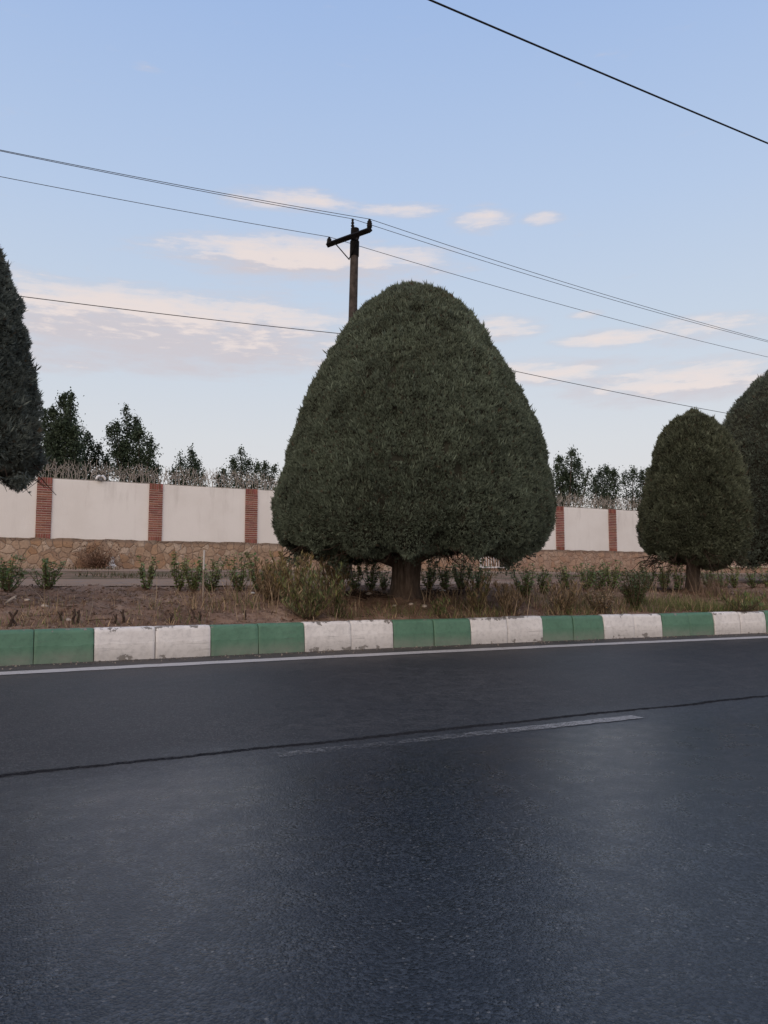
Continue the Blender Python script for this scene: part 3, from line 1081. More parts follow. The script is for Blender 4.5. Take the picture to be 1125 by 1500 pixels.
def topiary(name, base, prof, N, size, tint, label, clump=.05, clump_f=3.2, seed=1, trunk_r=.24, trunk_top=None, twigs=60, up=.8, group=None, limbs=7, pits=.09, ragged=.34, hang=()):
    """prof: list of (z above base, x offset, radius), from the lowest point of the crown to its tip"""
    global rng
    rng = np.random.default_rng(seed)
    t = empty(name, tuple(base), label=label, cat='tree', group=group)
    prof = np.array(prof, float)
    zs, xo, rr = prof[:, 0], prof[:, 1], prof[:, 2]
    # arc-length parameter
    ds = np.concatenate([[0], np.cumsum(np.hypot(np.diff(zs), np.diff(rr)))])

    def surf(s, th, shrink=0.0):
        z, r, x = np.interp(s, ds, zs), np.interp(s, ds, rr), np.interp(s, ds, xo)
        P = np.stack([np.cos(th) * r + x, np.sin(th) * r, z], -1)
        e = .01
        dz = np.interp(s + e, ds, zs) - np.interp(s - e, ds, zs)
        dr = np.interp(s + e, ds, rr) - np.interp(s - e, ds, rr)
        nl = np.hypot(dz, dr) + 1e-9
        Nn = np.stack([np.cos(th) * dz / nl, np.sin(th) * dz / nl, -dr / nl], -1)
        k = (vnoise(P * clump_f + seed, seed) - .5) * 2 * clump + (vnoise(P * clump_f * 2.6 + 9, seed + 1) - .5) * clump + (vnoise(P * 1.5 + 17, seed + 2) - .5) * .11
        pit = np.clip((vnoise(P * 6.5 + 31, seed + 11) - .74) / .2, 0, 1) * (Nn[:, 2] > -.5)
        low = np.clip(1 - (z - zs.min()) / .5, 0, 1)
        P[:, 2] += low * ((vnoise(P * np.array([2.3, 2.3, 0]) + 5, seed + 13) - .5) * ragged + (vnoise(P * np.array([6, 6, 0]) + 5, seed + 14) - .5) * ragged * .5)
        return P + Nn * (k - shrink - pit * pits)[..., None], Nn
    mb = MB()
    ns, nth = 44, 64
    S, TH = np.meshgrid(np.linspace(0, ds[-1], ns), np.linspace(0, 2 * pi, nth, endpoint=False), indexing='ij')
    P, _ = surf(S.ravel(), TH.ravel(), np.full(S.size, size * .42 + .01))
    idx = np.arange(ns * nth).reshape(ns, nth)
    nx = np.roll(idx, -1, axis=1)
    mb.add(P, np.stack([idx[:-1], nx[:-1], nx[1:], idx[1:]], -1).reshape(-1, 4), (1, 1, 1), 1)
    # sprigs, area weighted
    s = rng.uniform(0, ds[-1], N * 4)
    keep = rng.uniform(0, rr.max(), N * 4) < np.interp(s, ds, rr)
    s = s[keep][:N]
    th = rng.uniform(0, 2 * pi, len(s))
    P, Nn = surf(s, th, rng.uniform(-.01, size * .5, len(s)))
    upv = np.array([0, 0, 1.0])
    axd = Nn * .75 + upv * up * np.clip(Nn[:, 2:3] + .9, 0.05, 1) + rng.normal(0, .40, P.shape)
    sc = size * rng.uniform(.6, 1.15, len(s))
    long_ = rng.uniform(0, 1, len(s)) < .035
    sc[long_] *= rng.uniform(1.5, 2.3, long_.sum())
    axd[long_] = axd[long_] * .5 + np.array([0, 0, .8 * min(1, up)])
    nz = vnoise(P * 2.1 + 3, seed + 5)
    nz2 = vnoise(P * 9 + 1, seed + 7)
    base_c = np.array(tint)
    col = base_c[None] * (0.62 + .45 * nz[:, None] + .35 * (nz2[:, None] - .5) + rng.normal(0, .16, (len(s), 1)))
    warm = np.clip((vnoise(P * 1.6 + 20, seed + 9) - .55) * 3, 0, 1)[:, None] * rng.uniform(0, 1, (len(s), 1))
    col = col * (1 - .22 * warm) + np.array([.14, .11, .05]) * .22 * warm
    dead = rng.uniform(0, 1, len(s)) < .03
    col[dead] = np.array([.10, .075, .05]) * rng.uniform(.6, 1.1, (dead.sum(), 1))
    col = np.clip(col, .006, 1)
    for k in range(3):
        tv, tf = blade_template(3, .6, .165, seed * 10 + k)
        m = np.arange(len(s)) % 3 == k
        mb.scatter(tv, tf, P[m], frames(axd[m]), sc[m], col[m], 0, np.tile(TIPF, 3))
    # loose hanging tufts of foliage below the crown
    for (hx, hy, hz, hr, hn) in hang:
        q = rng.normal(0, 1, (hn, 3)) * np.array([hr, hr, hr * .9]) * .55 + np.array([hx, hy, hz])
        tv, tf = blade_template(4, .7, .2, 77)
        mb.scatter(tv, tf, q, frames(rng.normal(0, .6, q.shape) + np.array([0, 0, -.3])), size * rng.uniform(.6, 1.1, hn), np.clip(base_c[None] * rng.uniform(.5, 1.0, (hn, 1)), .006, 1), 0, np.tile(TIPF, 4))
    mb.build('crown', [M_SPRIG, M_CORE], t)
    # trunk
    ztop = trunk_top or zs.min() + .45
    mb = MB()
    n, m_ = 16, 22
    V = []
    for i in range(m_):
        f = i / (m_ - 1)
        z = -.12 + (ztop + .12) * f
        r = trunk_r * (1 + .42 * math.exp(-max(z, 0) / .10) + .05 * sin(3 * z) + (.75 * max(0, f - .62) / .38) ** 2 * .22)
        for k in range(n):
            a = 2 * pi * k / n
            rib = 1 + .07 * sin(3 * a + z) + .05 * sin(5 * a + 1 + 1.5 * z) + .03 * sin(9 * a)
            V.append([r * rib * cos(a) + .03 * sin(2 * z), r * rib * sin(a), z])
    idx = np.arange(n * m_).reshape(m_, n)
    nx = np.roll(idx, -1, axis=1)
    mb.add(V, np.stack([idx[:-1], nx[:-1], nx[1:], idx[1:]], -1).reshape(-1, 4))
    mb.build('trunk', M_BARK, t, smooth=True)
    rmax = rr.max()
    zlow = zs.min()
    for k in range(limbs):
        a = 2 * pi * k / limbs + rng.normal(0, .25) + .2
        ln = rmax * rng.uniform(.55, .8)
        tt = np.linspace(0, 1, 9)
        z0 = ztop * rng.uniform(.78, .97)
        rx = trunk_r * .55 + ln * tt
        pts = np.stack([np.cos(a + .15 * np.sin(tt * 3)) * rx, np.sin(a + .15 * np.sin(tt * 3)) * rx, z0 + (zlow + .26 - z0) * tt + .10 * np.sin(tt * 4 + k) * tt + .18 * tt ** 2], -1)
        mb = MB()
        mb.tube(pts, trunk_r * np.linspace(.36, .07, 9), 8)
        mb.build('limb', M_BARK, t, smooth=True)
    if twigs:
        mb = MB()
        for k in range(twigs):
            a = rng.uniform(0, 2 * pi)
            r0_ = rmax * rng.uniform(.2, .74)
            z0 = zlow + rng.uniform(.02, .2)
            ln = rng.uniform(.15, .5)
            tt = np.linspace(0, 1, 6)
            da = rng.normal(0, .5)
            pts = np.stack([np.cos(a) * r0_ + np.cos(a + da) * ln * tt, np.sin(a) * r0_ + np.sin(a + da) * ln * tt, z0 - ln * rng.uniform(.2, .7) * tt ** 1.5 + .04 * np.sin(5 * tt + k)], -1)
            mb.tube(pts, np.linspace(.009, .0035, 6), 4, caps=False)
            for q in range(2):
                j = rng.integers(1, 5)
                dd = rng.normal(0, .10, 3) + np.array([0, 0, -.07])
                mb.tube([pts[j], pts[j] + dd * .5, pts[j] + dd], [.0055, .004, .003], 3, caps=False)
        tw = mb.build('twigs', M_TWIG, t)
        tag(tw, kind='stuff')
    return t


def crown_from_pixels(rows, Y, base, k=.985):
    out = []
    for (y, l, r) in rows:
        pl, pr = at(l, y, Y), at(r, y, Y)
        out.append((pl[2] - base[2], (pl[0] + pr[0]) / 2 - base[0], (pr[0] - pl[0]) / 2 * k))
    return out


b1 = at(592, 874, 11.0)
b1[2] = gz(*uv(b1)) - .02
rows = [(800, 470, 740), (804, 440, 770), (800, 420, 795), (785, 405, 806), (768, 399.5, 811), (740, 401, 812), (700, 409, 806), (650, 423, 795), (600, 443, 773), (550, 468, 748), (500, 497, 713),
        (472, 519, 689), (455, 537, 671), (441, 557, 651), (432, 574, 635), (426, 590, 620), (423, 604, 608)]
pr = crown_from_pixels(rows, 11.0, b1, .965)
pr = [(pr[0][0] + .10, 0, .12)] + [(pr[0][0] + .05, 0.02, 1.0)] + pr[1:]
topiary('clipped_juniper', b1, pr, 230000, .050, (.142, .174, .124), 'large dome-shaped clipped conifer with a short thick trunk, centre of the planting strip', clump=.04, clump_f=5.5, seed=3,
        trunk_r=.188, trunk_top=.62, twigs=560, up=.95, group='clipped conifers', limbs=9,
        hang=[(-1.45, -.5, .53, .085, 200), (-.88, -.9, .50, .10, 260), (1.40, -.4, .49, .12, 340), (.95, -.9, .66, .10, 160), (.08, -1.0, .66, .15, 620), (-.40, -1.1, .66, .13, 340), (.38, -1.0, .68, .13, 340), (1.75, -.3, .66, .08, 120), (.5, -1.3, .70, .09, 150), (-1.1, -1.0, .68, .09, 180), (1.2, -1.0, .68, .09, 180)])

b2 = at(1015, 869, 13.7)
b2[2] = gz(*uv(b2)) - .02
rows = [(822, 1000, 1030), (824, 990, 1042), (818, 968, 1062), (808, 952, 1078), (794, 941, 1090), (776, 934, 1097), (752, 935, 1098), (720, 941, 1092), (690, 949, 1083), (660, 959, 1072), (640, 970, 1060), (628, 979, 1050),
        (617, 990, 1038), (609, 1001, 1027), (604, 1009, 1019), (602, 1013, 1015)]
topiary('clipped_juniper', b2, crown_from_pixels(rows, 13.7, b2, .93), 80000, .056, (.125, .142, .092), 'small egg-shaped clipped conifer on a splayed trunk, right of the big one', clump=.07, clump_f=6.0, seed=5,
        trunk_r=.108, trunk_top=.78, twigs=90, up=.55, group='clipped conifers', limbs=8, hang=[(.70, -.4, .55, .07, 120), (.85, -.2, .66, .07, 120), (-.7, -.5, .62, .07, 100)])

b3 = at(1190, 860, 18.0)
b3[2] = gz(*uv(b3)) - .02
rows = [(812, 1120, 1260), (824, 1090, 1290), (805, 1068, 1312), (770, 1058, 1322), (720, 1054, 1326), (680, 1055, 1325), (640, 1061, 1319), (610, 1072, 1308), (580, 1090, 1290), (560, 1106, 1274), (545, 1124, 1256),
        (534, 1146, 1234), (528, 1170, 1210), (526, 1188, 1192)]
topiary('clipped_juniper', b3, crown_from_pixels(rows, 18.0, b3, .97), 75000, .072, (.118, .145, .112), 'broad clipped conifer cut off by the right edge, behind the small egg-shaped one', clump=.075, clump_f=4.6, seed=7,
        trunk_r=.2, trunk_top=.8, twigs=40, up=.7, group='clipped conifers')

b4 = at(-92, 885, 8.5)
b4[2] = gz(*uv(b4)) - .02
rows = [(676, -184, 0), (684, -217, 33), (673, -233, 49), (664, -239, 55), (637, -237, 53), (600, -229, 45), (560, -224, 40), (520, -218, 34), (480, -211, 27), (440, -199, 15), (400, -186, 2), (360, -172, -12), (300, -154, -30), (200, -130, -54), (100, -110, -74), (40, -98, -86), (20, -93, -91)]
topiary('clipped_juniper', b4, crown_from_pixels(rows, 8.5, b4, .96), 105000, .052, (.132, .156, .138), 'tall narrow shaggy conifer cut off by the left edge of the photo', clump=.075, clump_f=5.5, seed=9,
        trunk_r=.16, trunk_top=1.55, twigs=60, up=.5, group='clipped conifers', hang=[(1.02, -.35, 1.33, .08, 200), (.85, -.6, 1.30, .07, 120), (.7, -.7, 1.28, .07, 120)])

# ------------------------------------------------------------------ leafy trees beyond the wall
M_LEAF = leafmat('leafy_crown', .55, .25)
LEAF_V = np.array([[-.5, 0, 0], [0, -.32, .12], [.5, 0, 0], [0, .32, .12]], float) * 1.0
LEAF_F = np.array([[0, 1, 2, 3]])


def leafy(label, px, Y, shoots, seed, leaf=.13, dens=1.0, tint=(.052, .074, .044)):
    """shoots: (pixel x, pixel y of tip, half width px, bottom y)"""
    global rng
    rng = np.random.default_rng(seed)
    b = at(px, 830, Y)
    b[2] = 1.13
    t = empty('leafy_tree', tuple(b), label=label, cat='tree', group='leafy trees beyond the wall')
    mb, tb = MB(), MB()
    for (x, y, hw, yb) in shoots:
        tip, bot = at(x, y, Y) - b, at(x, yb, Y) - b
        tip[1] += rng.normal(0, .35)
        bot[0] = bot[0] * .6
        hwm = hw * 1.5 * Y / FPX
        L = np.linalg.norm(tip - bot)
        nc = int(dens * 58 * L * max(hwm, .3)) + 6
        f = np.concatenate([rng.uniform(0, 1, nc) ** .85, [.9, .97, 1.0]])
        prof = np.clip((1 - f) ** .5 * 1.15, .10, .95) * (.55 + .9 * vnoise(np.stack([f * 6 + x, f * 0 + y, f * 0], -1), seed))
        a = rng.uniform(0, 2 * pi, len(f))
        rad = hwm * prof * np.sqrt(rng.uniform(.05, 1, len(f)))
        C = bot + (tip - bot) * f[:, None] + np.stack([np.cos(a) * rad, np.sin(a) * rad, rng.normal(0, .06, len(f))], -1)
        cr = rng.uniform(.10, .30, len(f)) * np.where(f > .88, .55, 1)
        per = 22
        q = rng.normal(0, 1, (len(f), per, 3)) * np.array([.55, .55, .75]) * cr[:, None, None] + C[:, None, :]
        P = q.reshape(-1, 3)
        n = len(P)
        ax = rng.normal(0, .8, (n, 3)) + np.array([0, -.3, .5])
        c = np.array(tint) * np.repeat(rng.uniform(.6, 1.5, (len(f), 1)), per, axis=0) * rng.uniform(.6, 1.4, (n, 1))
        mb.scatter(LEAF_V, LEAF_F, P, frames(ax), leaf * .72 * rng.uniform(.6, 1.3, n), c)
        bs = np.array([0, 0, bot[2] * .5])
        tt = np.linspace(0, 1, 6)
        pts = np.array([(1 - q) ** 2 * bs + 2 * q * (1 - q) * (bot * np.array([1, 1, .9])) + q * q * tip for q in tt])
        tb.tube(pts, np.linspace(.05, .01, 6), 5, caps=False)
    mb.build('crown', M_LEAF, t)
    tb.tube([(0, 0, -.2), (0, 0, 1.2), (0, 0, 2.0)], [.13, .10, .06], 8)
    tb.build('trunk', M_BARK, t)


leafy('tall dark tree beyond the wall, beside the left conifer', 95, 29, [(92, 580, 18, 740), (108, 582, 9, 700), (72, 597, 14, 740), (118, 625, 9, 740), (62, 600, 10, 720), (100, 620, 26, 760), (82, 640, 22, 760)], 21, dens=1.3)
leafy('low dark bushy tree beyond the wall between two taller dark trees', 138, 31, [(135, 642, 12, 740), (148, 655, 11, 740), (126, 655, 12, 740), (158, 672, 8, 740)], 22)
leafy('open branched dark tree beyond the wall with a sky gap in its crown', 195, 30, [(182, 596, 8, 700), (195, 612, 13, 740), (172, 622, 10, 700), (163, 632, 8, 680), (207, 630, 10, 740), (216, 640, 10, 740), (178, 650, 16, 740), (222, 660, 8, 740), (228, 684, 10, 745)], 23)
leafy('small pointed tree beyond the wall between two sky gaps', 275, 31, [(276, 656, 6, 730), (266, 672, 10, 740), (284, 672, 10, 740), (256, 690, 10, 745), (295, 692, 9, 745)], 24, leaf=.12)
leafy('low spreading tree beyond the wall, just left of the big conifer', 355, 32, [(352, 660, 6, 730), (361, 672, 8, 740), (342, 672, 8, 740), (328, 690, 10, 745), (375, 678, 9, 745), (390, 680, 9, 745), (318, 694, 7, 745), (404, 688, 9, 745)], 25, leaf=.12)
leafy('pointed tree beyond the wall, just right of the big conifer', 835, 36, [(833, 663, 8, 730), (822, 668, 8, 740), (845, 675, 9, 740), (830, 690, 16, 750), (815, 680, 6, 740), (857, 694, 6, 745)], 26, leaf=.13)
leafy('round topped tree beyond the wall, between two others on the right', 890, 37, [(892, 684, 9, 750), (882, 690, 11, 755), (902, 688, 9, 755), (872, 702, 8, 755)], 27, leaf=.13)
leafy('loose airy tree beyond the wall, left of the small clipped conifer', 930, 38, [(923, 690, 8, 745), (937, 694, 8, 745), (946, 690, 8, 745), (914, 694, 8, 750), (955, 698, 12, 750)], 28, leaf=.12, dens=.8)

# ------------------------------------------------------------------ planting strip
rng = np.random.default_rng(77)
M_GRASS = leafmat('dry_grass_blades', .8, .2, .1)
M_SHRUB = leafmat('shrub_leaves', .5, .3, .25)
M_STEM = simple('shrub_stems', (.11, .08, .055), .9, .1, 20, .3)
M_CHAR = simple('dark_cut_stem', (.06, .042, .034), .9, .1, 25, .4, .004)

BLV = np.array([[-.5, 0, 0], [.5, 0, 0], [.38, .10, .5], [-.38, .10, .5], [0, .34, 1]], float)
BLF3 = np.array([[0, 1, 2], [0, 2, 3], [3, 2, 4]])


def grass(name, U, V, h, width, cols, label, lean=.25):
    N = len(U)
    P = np.stack([np.asarray(U), np.asarray(V), ground_z(U, V) - .01], -1)
    P = DU[None] * P[:, :1] + DV[None] * P[:, 1:2] + np.array([[0, 0, 1.0]]) * P[:, 2:]
    ax = rng.normal(0, lean, (N, 3))
    ax[:, 2] = 1
    mb = MB()
    sc = np.stack([np.asarray(width) * np.ones(N), np.asarray(h), np.asarray(h)], -1)
    mb.scatter(BLV, BLF3, P, frames(ax), sc, cols)
    o = mb.build(name, M_GRASS)
    tag(o, label, 'grass', None, 'stuff')
    return o


def density_pts(n, u0, u1, dfun, wmax=2.6):
    u = rng.uniform(u0, u1, n)
    w = .2 + rng.uniform(0, 1, n) ** 1.4 * (wmax - .2)
    v = vk(u) + w
    P = np.stack([u * 1.5, v * 1.5, u * 0], -1)
    k = rng.uniform(0, 1, n) < dfun(u, w) * np.clip((vnoise(P, 31) - .25) * 2.2, 0, 1)
    return u[k], v[k], w[k]


def dry_density(u, w):
    d = np.interp(u, [-4, 1.8, 2.4, 3.0, 3.9, 4.2, 4.9, 5.2, 6.0, 9.5, 14, 20], [.30, .34, .5, .85, .85, .14, .14, .45, .6, .6, .5, .4])
    return d * np.clip(1.25 - w / 2.2, .1, 1)


u, v, w = density_pts(70000, -4, 20, dry_density)
c = np.array([.40, .295, .18]) * rng.uniform(.4, 1.35, (len(u), 1)) * np.array([1, 1, 1])
red = rng.uniform(0, 1, len(u)) < .35
c[red] = np.array([.22, .13, .092]) * rng.uniform(.5, 1.2, (red.sum(), 1))
hh = rng.uniform(.05, .18, len(u)) * (.6 + .7 * vnoise(np.stack([u * 2.5, v * 2.5, u * 0], -1), 41))
hh *= np.where(u < 2.2, .6, 1)
grass('dry_grass', u, v, hh, rng.uniform(.004, .010, len(u)), c, 'dry brown grass and weeds along the back of the kerb', .32)


def green_density(u, w):
    d = np.interp(u, [-4, 2.2, 2.8, 3.9, 4.2, 5.0, 7, 8.6, 9.4, 14, 20], [.03, .05, .5, .6, .08, .15, .25, .45, 1.0, 1.0, .6])
    return d * np.clip(1.3 - w / 1.1, 0, 1)


u, v, w = density_pts(52000, -2, 20, green_density, 1.6)
c = np.array([.135, .16, .06]) * rng.uniform(.5, 1.5, (len(u), 1))
grass('green_grass', u, v, rng.uniform(.07, .20, len(u)), rng.uniform(.004, .009, len(u)), c, 'low green grass growing through the dry weeds behind the kerb', .35)
# grass strip between the two paths
u = rng.uniform(-12, 30, 26000)
v = rng.uniform(14.7, 20.2, 26000)
k = vnoise(np.stack([u * .8, v * .9, u * 0], -1), 51) > .5
u, v = u[k], v[k]
c = np.where(rng.uniform(0, 1, (len(u), 1)) < .5, np.array([[.07, .08, .04]]), np.array([[.16, .125, .08]])) * rng.uniform(.6, 1.3, (len(u), 1))
grass('lawn_grass', u, v, rng.uniform(.04, .14, len(u)), rng.uniform(.008, .016, len(u)), c, 'thin patchy grass between the two paths in front of the wall', .4)

# leaf litter, chips and clods
n = 26000
u = rng.uniform(-4, 18, n)
w = rng.uniform(.18, 4.6, n)
v = vk(u) + w
P = DU[None] * u[:, None] + DV[None] * v[:, None]
P[:, 2] = ground_z(u, v) + .006
mb = MB()
ax = rng.normal(0, .45, (n, 3)) + np.array([0, 0, 1])
cc = np.where(rng.uniform(0, 1, (n, 1)) < .7, np.array([[.20, .13, .09]]), np.array([[.34, .27, .21]])) * rng.uniform(.4, 1.3, (n, 1))
mb.scatter(LEAF_V, LEAF_F, P, frames(ax), np.stack([rng.uniform(.015, .06, n), rng.uniform(.01, .03, n), rng.uniform(.01, .03, n)], -1), cc)
tag(mb.build('leaf_litter', M_GRASS), 'brown leaf litter and bark chips strewn over the soil', 'litter', None, 'stuff')
# broken twigs lying about
n = 900
u = rng.uniform(-4, 16, n)
v = vk(u) + .2 + rng.uniform(0, 1, n) * 3.4
mb = MB()
for k in range(n):
    p = W(u[k], v[k], gz(u[k], v[k]) + .008)
    a = rng.uniform(0, 2 * pi)
    L = rng.uniform(.05, .28)
    d_ = np.array([cos(a), sin(a), rng.normal(0, .12)]) * L
    mb.tube([p, p + d_ * .5 + rng.normal(0, .012, 3), p + d_], [.005, .004, .003], 4, col=np.array([.20, .14, .10]) * rng.uniform(.35, 1.5), caps=False)
tag(mb.build('fallen_twigs', M_GRASS), 'broken dry twigs lying about on the bare soil', 'twigs', None, 'stuff')
# clods
n = 6000
u = rng.uniform(-4, 16, n)
v = vk(u) + .2 + rng.uniform(0, 1, n) * 3.6
P = DU[None] * u[:, None] + DV[None] * v[:, None]
P[:, 2] = ground_z(u, v) + .004
OV = np.array([[1, 0, 0], [-1, 0, 0], [0, 1, 0], [0, -1, 0], [0, 0, .8], [0, 0, -.8], [.6, .6, .5], [-.6, .5, .5]], float)
OF = np.array([[0, 6, 4], [6, 2, 4], [2, 7, 4], [7, 1, 4], [1, 3, 4], [3, 0, 4], [2, 0, 5], [1, 2, 5], [3, 1, 5], [0, 3, 5], [0, 2, 6], [2, 1, 7]])
mb = MB()
mb.scatter(OV, OF, P, frames(rng.normal(0, 1, (n, 3))), rng.uniform(.3, 1, (n, 3)) * (.008 + .03 * rng.uniform(0, 1, (n, 1)) ** 3), np.array([.19, .125, .095]) * rng.uniform(.6, 1.4, (n, 1)))
tag(mb.build('soil_clods', M_GRASS), 'crumbly soil clods on the bare strip behind the kerb', 'soil', None, 'stuff')


LEAFZ = np.array([[0, 0, 0], [.11, .04, .5], [0, .14, 1], [-.11, .04, .5]], float)


def shrub(px, py, hpx, wpx, label, seed, name='hedge_shrub', cat='shrub', group='hedge shrubs', tint=(.12, .175, .09), stems=7, leaf=.042, dry=0.0, narrow=True, dens=1.0):
    global rng
    rng = np.random.default_rng(seed)
    b = G(px, py)
    Y = b[1]
    h, hw = hpx * Y / FPX, wpx * Y / FPX / 2
    t = empty(name, tuple(b), label=label, cat=cat, group=group)
    mb, sb = MB(), MB()
    weed = name == 'weed_clump' and 'bush' not in label
    for k in range(stems):
        a = rng.uniform(0, 2 * pi)
        r = hw * math.sqrt(rng.uniform(.0, 1))
        hh = h * (rng.uniform(.35, 1.25) if weed else rng.uniform(.45, 1.12))
        tip = np.array([cos(a) * r * 1.35, sin(a) * r * 1.2, hh])
        ts = np.linspace(0, 1, 6)
        pts = np.stack([tip[0] * ts ** .7 + .012 * np.sin(ts * 7 + k), tip[1] * ts ** .7, hh * ts - .02], -1)
        sb.tube(pts, np.linspace(.007, .003, 6), 4, caps=False)
        n = int(hh / .0085 * dens)
        f = rng.uniform(.12, 1.03, n)
        P = np.stack([np.interp(f, ts, pts[:, i]) for i in range(3)], -1)
        aa = rng.uniform(0, 2 * pi, n)
        o = np.stack([np.cos(aa), np.sin(aa), rng.uniform(.2, .9, n)], -1)
        R_ = frames(np.cross(o, np.array([0, 0, 1.0])) * .3 + np.array([0, 0, 1.0]) + rng.normal(0, .3, o.shape))
        c = 1.55 * np.array(tint) * rng.uniform(.45, 1.7, (n, 1)) * np.array([1.08, 1, .85]) * np.array([rng.uniform(.85, 1.25), 1, rng.uniform(.8, 1.1)])
        if dry:
            dm = rng.uniform(0, 1, n) < dry
            c[dm] = np.array([.36, .26, .16]) * rng.uniform(.5, 1.2, (dm.sum(), 1))
        if weed:
            mb.scatter(LEAFZ, LEAF_F, P, frames(o * .5 + np.array([0, 0, .75]) + rng.normal(0, .2, o.shape)), leaf * rng.uniform(1.0, 2.1, n), c)
            continue
        mb.scatter(LEAF_V, LEAF_F, P + o * leaf * .55, R_, leaf * rng.uniform(.6, 1.25, n), c)
    mb.build('foliage', M_SHRUB, t)
    sb.build('stems', M_STEM, t)
    return t


SH = [  # px, base y, height px, width px, words
    (10, 864, 42, 30, 'straggly hedge shrub at the left photo edge above green kerb blocks'),
    (68, 860, 32, 26, 'thin leaning hedge shrub under the leftmost brick pillar'),
    (215, 861, 38, 16, 'slim sparse hedge shrub below the second brick pillar from the left'),
    (262, 863, 42, 14, 'upright narrow hedge shrub left of the white stake'),
    (284, 863, 34, 24, 'bushy hedge shrub just left of the white stake'),
    (308, 863, 36, 22, 'bushy hedge shrub just right of the white stake'),
    (350, 864, 42, 22, 'leafy hedge shrub below the third brick pillar, left half'),
    (378, 864, 42, 24, 'leafy hedge shrub below the third brick pillar, right half'),
    (408, 864, 38, 22, 'hedge shrub below the left rim of the big crown'),
    (520, 863, 38, 18, 'small green hedge shrub beside the foot of the utility pole'),
    (543, 862, 40, 18, 'pale green hedge shrub between the utility pole and the big trunk'),
    (562, 861, 30, 14, 'short hedge shrub touching the left side of the big trunk'),
    (627, 861, 34, 22, 'dense round hedge shrub touching the right side of the big trunk'),
    (652, 861, 28, 18, 'low hedge shrub, second to the right of the big trunk'),
    (676, 861, 38, 26, 'tall bushy hedge shrub left of the white gate'),
    (700, 861, 34, 22, 'leafy hedge shrub directly below the white gate'),
    (770, 872, 36, 28, 'dark glossy shrub standing forward, right below the big crown rim'),
    (797, 868, 32, 16, 'thin wavy shrub right of the dark glossy forward shrub'),
    (828, 862, 30, 18, 'hedge shrub under the first brick pillar right of the big tree'),
    (858, 862, 30, 18, 'dark hedge shrub left of the second pillar right of the big tree'),
    (876, 862, 30, 20, 'dark hedge shrub directly under the second pillar right of the big tree'),
    (896, 862, 32, 22, 'dense dark hedge shrub right of the second pillar from the big tree'),
    (952, 861, 32, 20, 'hedge shrub just right of the big dark bush'),
    (974, 861, 30, 20, 'hedge shrub left of the small conifer trunk'),
    (993, 862, 28, 16, 'low hedge shrub touching the small conifer trunk on its left'),
    (1038, 858, 24, 14, 'low hedge shrub touching the small conifer trunk on its right'),
    (1058, 858, 24, 16, 'low hedge shrub below the left end of the cream ledge'),
    (1076, 858, 24, 16, 'low hedge shrub below the middle of the cream ledge'),
    (1104, 858, 22, 14, 'thin hedge shrub near the right photo edge'),
    (1122, 858, 24, 14, 'hedge shrub cut off by the right photo edge')]
for i, (x, y, h, wd, lab) in enumerate(SH):
    shrub(x, y + 3, h * 1.25, wd * 1.4, lab, 100 + i, stems=max(8, int(wd / 1.6)), leaf=.05, dry=.06)

# bigger weeds standing forward of the hedge
WD = [(452, 908, 66, 74, 'wide clump of tall green weeds at the kerb left of the big trunk', .22, 22, (.085,.105,.055)),
      (430, 885, 64, 60, 'tangle of half dry tall weeds left of the big trunk', .35, 22, (.11,.11,.06)),
      (490, 880, 62, 44, 'tall tawny weed clump nearest the big trunk on its left', .4, 18, (.12,.11,.065)),
      (395, 880, 54, 50, 'dry weed clump right of the white stake', .75, 14, (.13,.11,.07)),
      (500, 905, 46, 26, 'small green weed clump at the kerb in front of the big trunk', .3, 9, (.075,.10,.05)),
      (645, 905, 26, 26, 'low green weed tuft at the kerb right below the big trunk', .3, 8, (.07,.105,.05)),
      (700, 898, 44, 30, 'tall thin weed clump with dry stalks right of the big trunk', .55, 9, (.09,.10,.055)),
      (932, 893, 54, 34, 'large dark leafy bush at the kerb left of the small conifer', .06, 22, (.065,.09,.048)),
      (745, 900, 40, 40, 'reddish dry weed clump at the kerb under the right crown rim', .9, 12, (.08, .06, .04)),
      (830, 900, 44, 44, 'dry weed clump at the kerb below the first pillar right of the big tree', .8, 12, (.12,.105,.06)),
      (880, 898, 36, 40, 'dry weed clump at the kerb just left of the dark leafy bush', .75, 11, (.12,.105,.06)),
      (1085, 896, 26, 50, 'low green weed clump near the right photo edge at the kerb', .25, 14, (.08,.105,.05))]
for i, (x, y, h, wd, lab, dr, st, tint) in enumerate(WD):
    shrub(x, y, h, wd, lab, 200 + i, name='weed_clump', cat='weed', group='weed clumps', stems=int(st * 2.1), dry=dr, tint=tint, leaf=.042, dens=.85)

rng = np.random.default_rng(5)
# dry tall stalks
n = 420
u = np.concatenate([rng.uniform(2.6, 4.2, 150), rng.uniform(5.2, 10.5, 150), rng.uniform(-2, 2.6, 30)])
v = vk(u) + rng.uniform(.25, 2.0, len(u))
k = np.argsort(u)
c = np.array([.40, .30, .20]) * rng.uniform(.5, 1.2, (len(u), 1))
grass('dry_stalks', u, v, rng.uniform(.2, .46, len(u)), rng.uniform(.007, .012, len(u)), c, 'tall pale dry stalks standing in the weeds', .22)
# dead tufts round the small conifer's trunk
tu, tv = uv(b2)
u = tu + rng.normal(0, .2, 160) + DV[0] * 0
v = tv - .35 + rng.normal(0, .14, 160)
grass('straw_tuft', u, v, rng.uniform(.15, .5, 160), rng.uniform(.006, .011, 160), np.array([.27, .19, .14]) * rng.uniform(.5, 1.2, (160, 1)), 'straw coloured grass tuft in front of the small conifer trunk', .2)

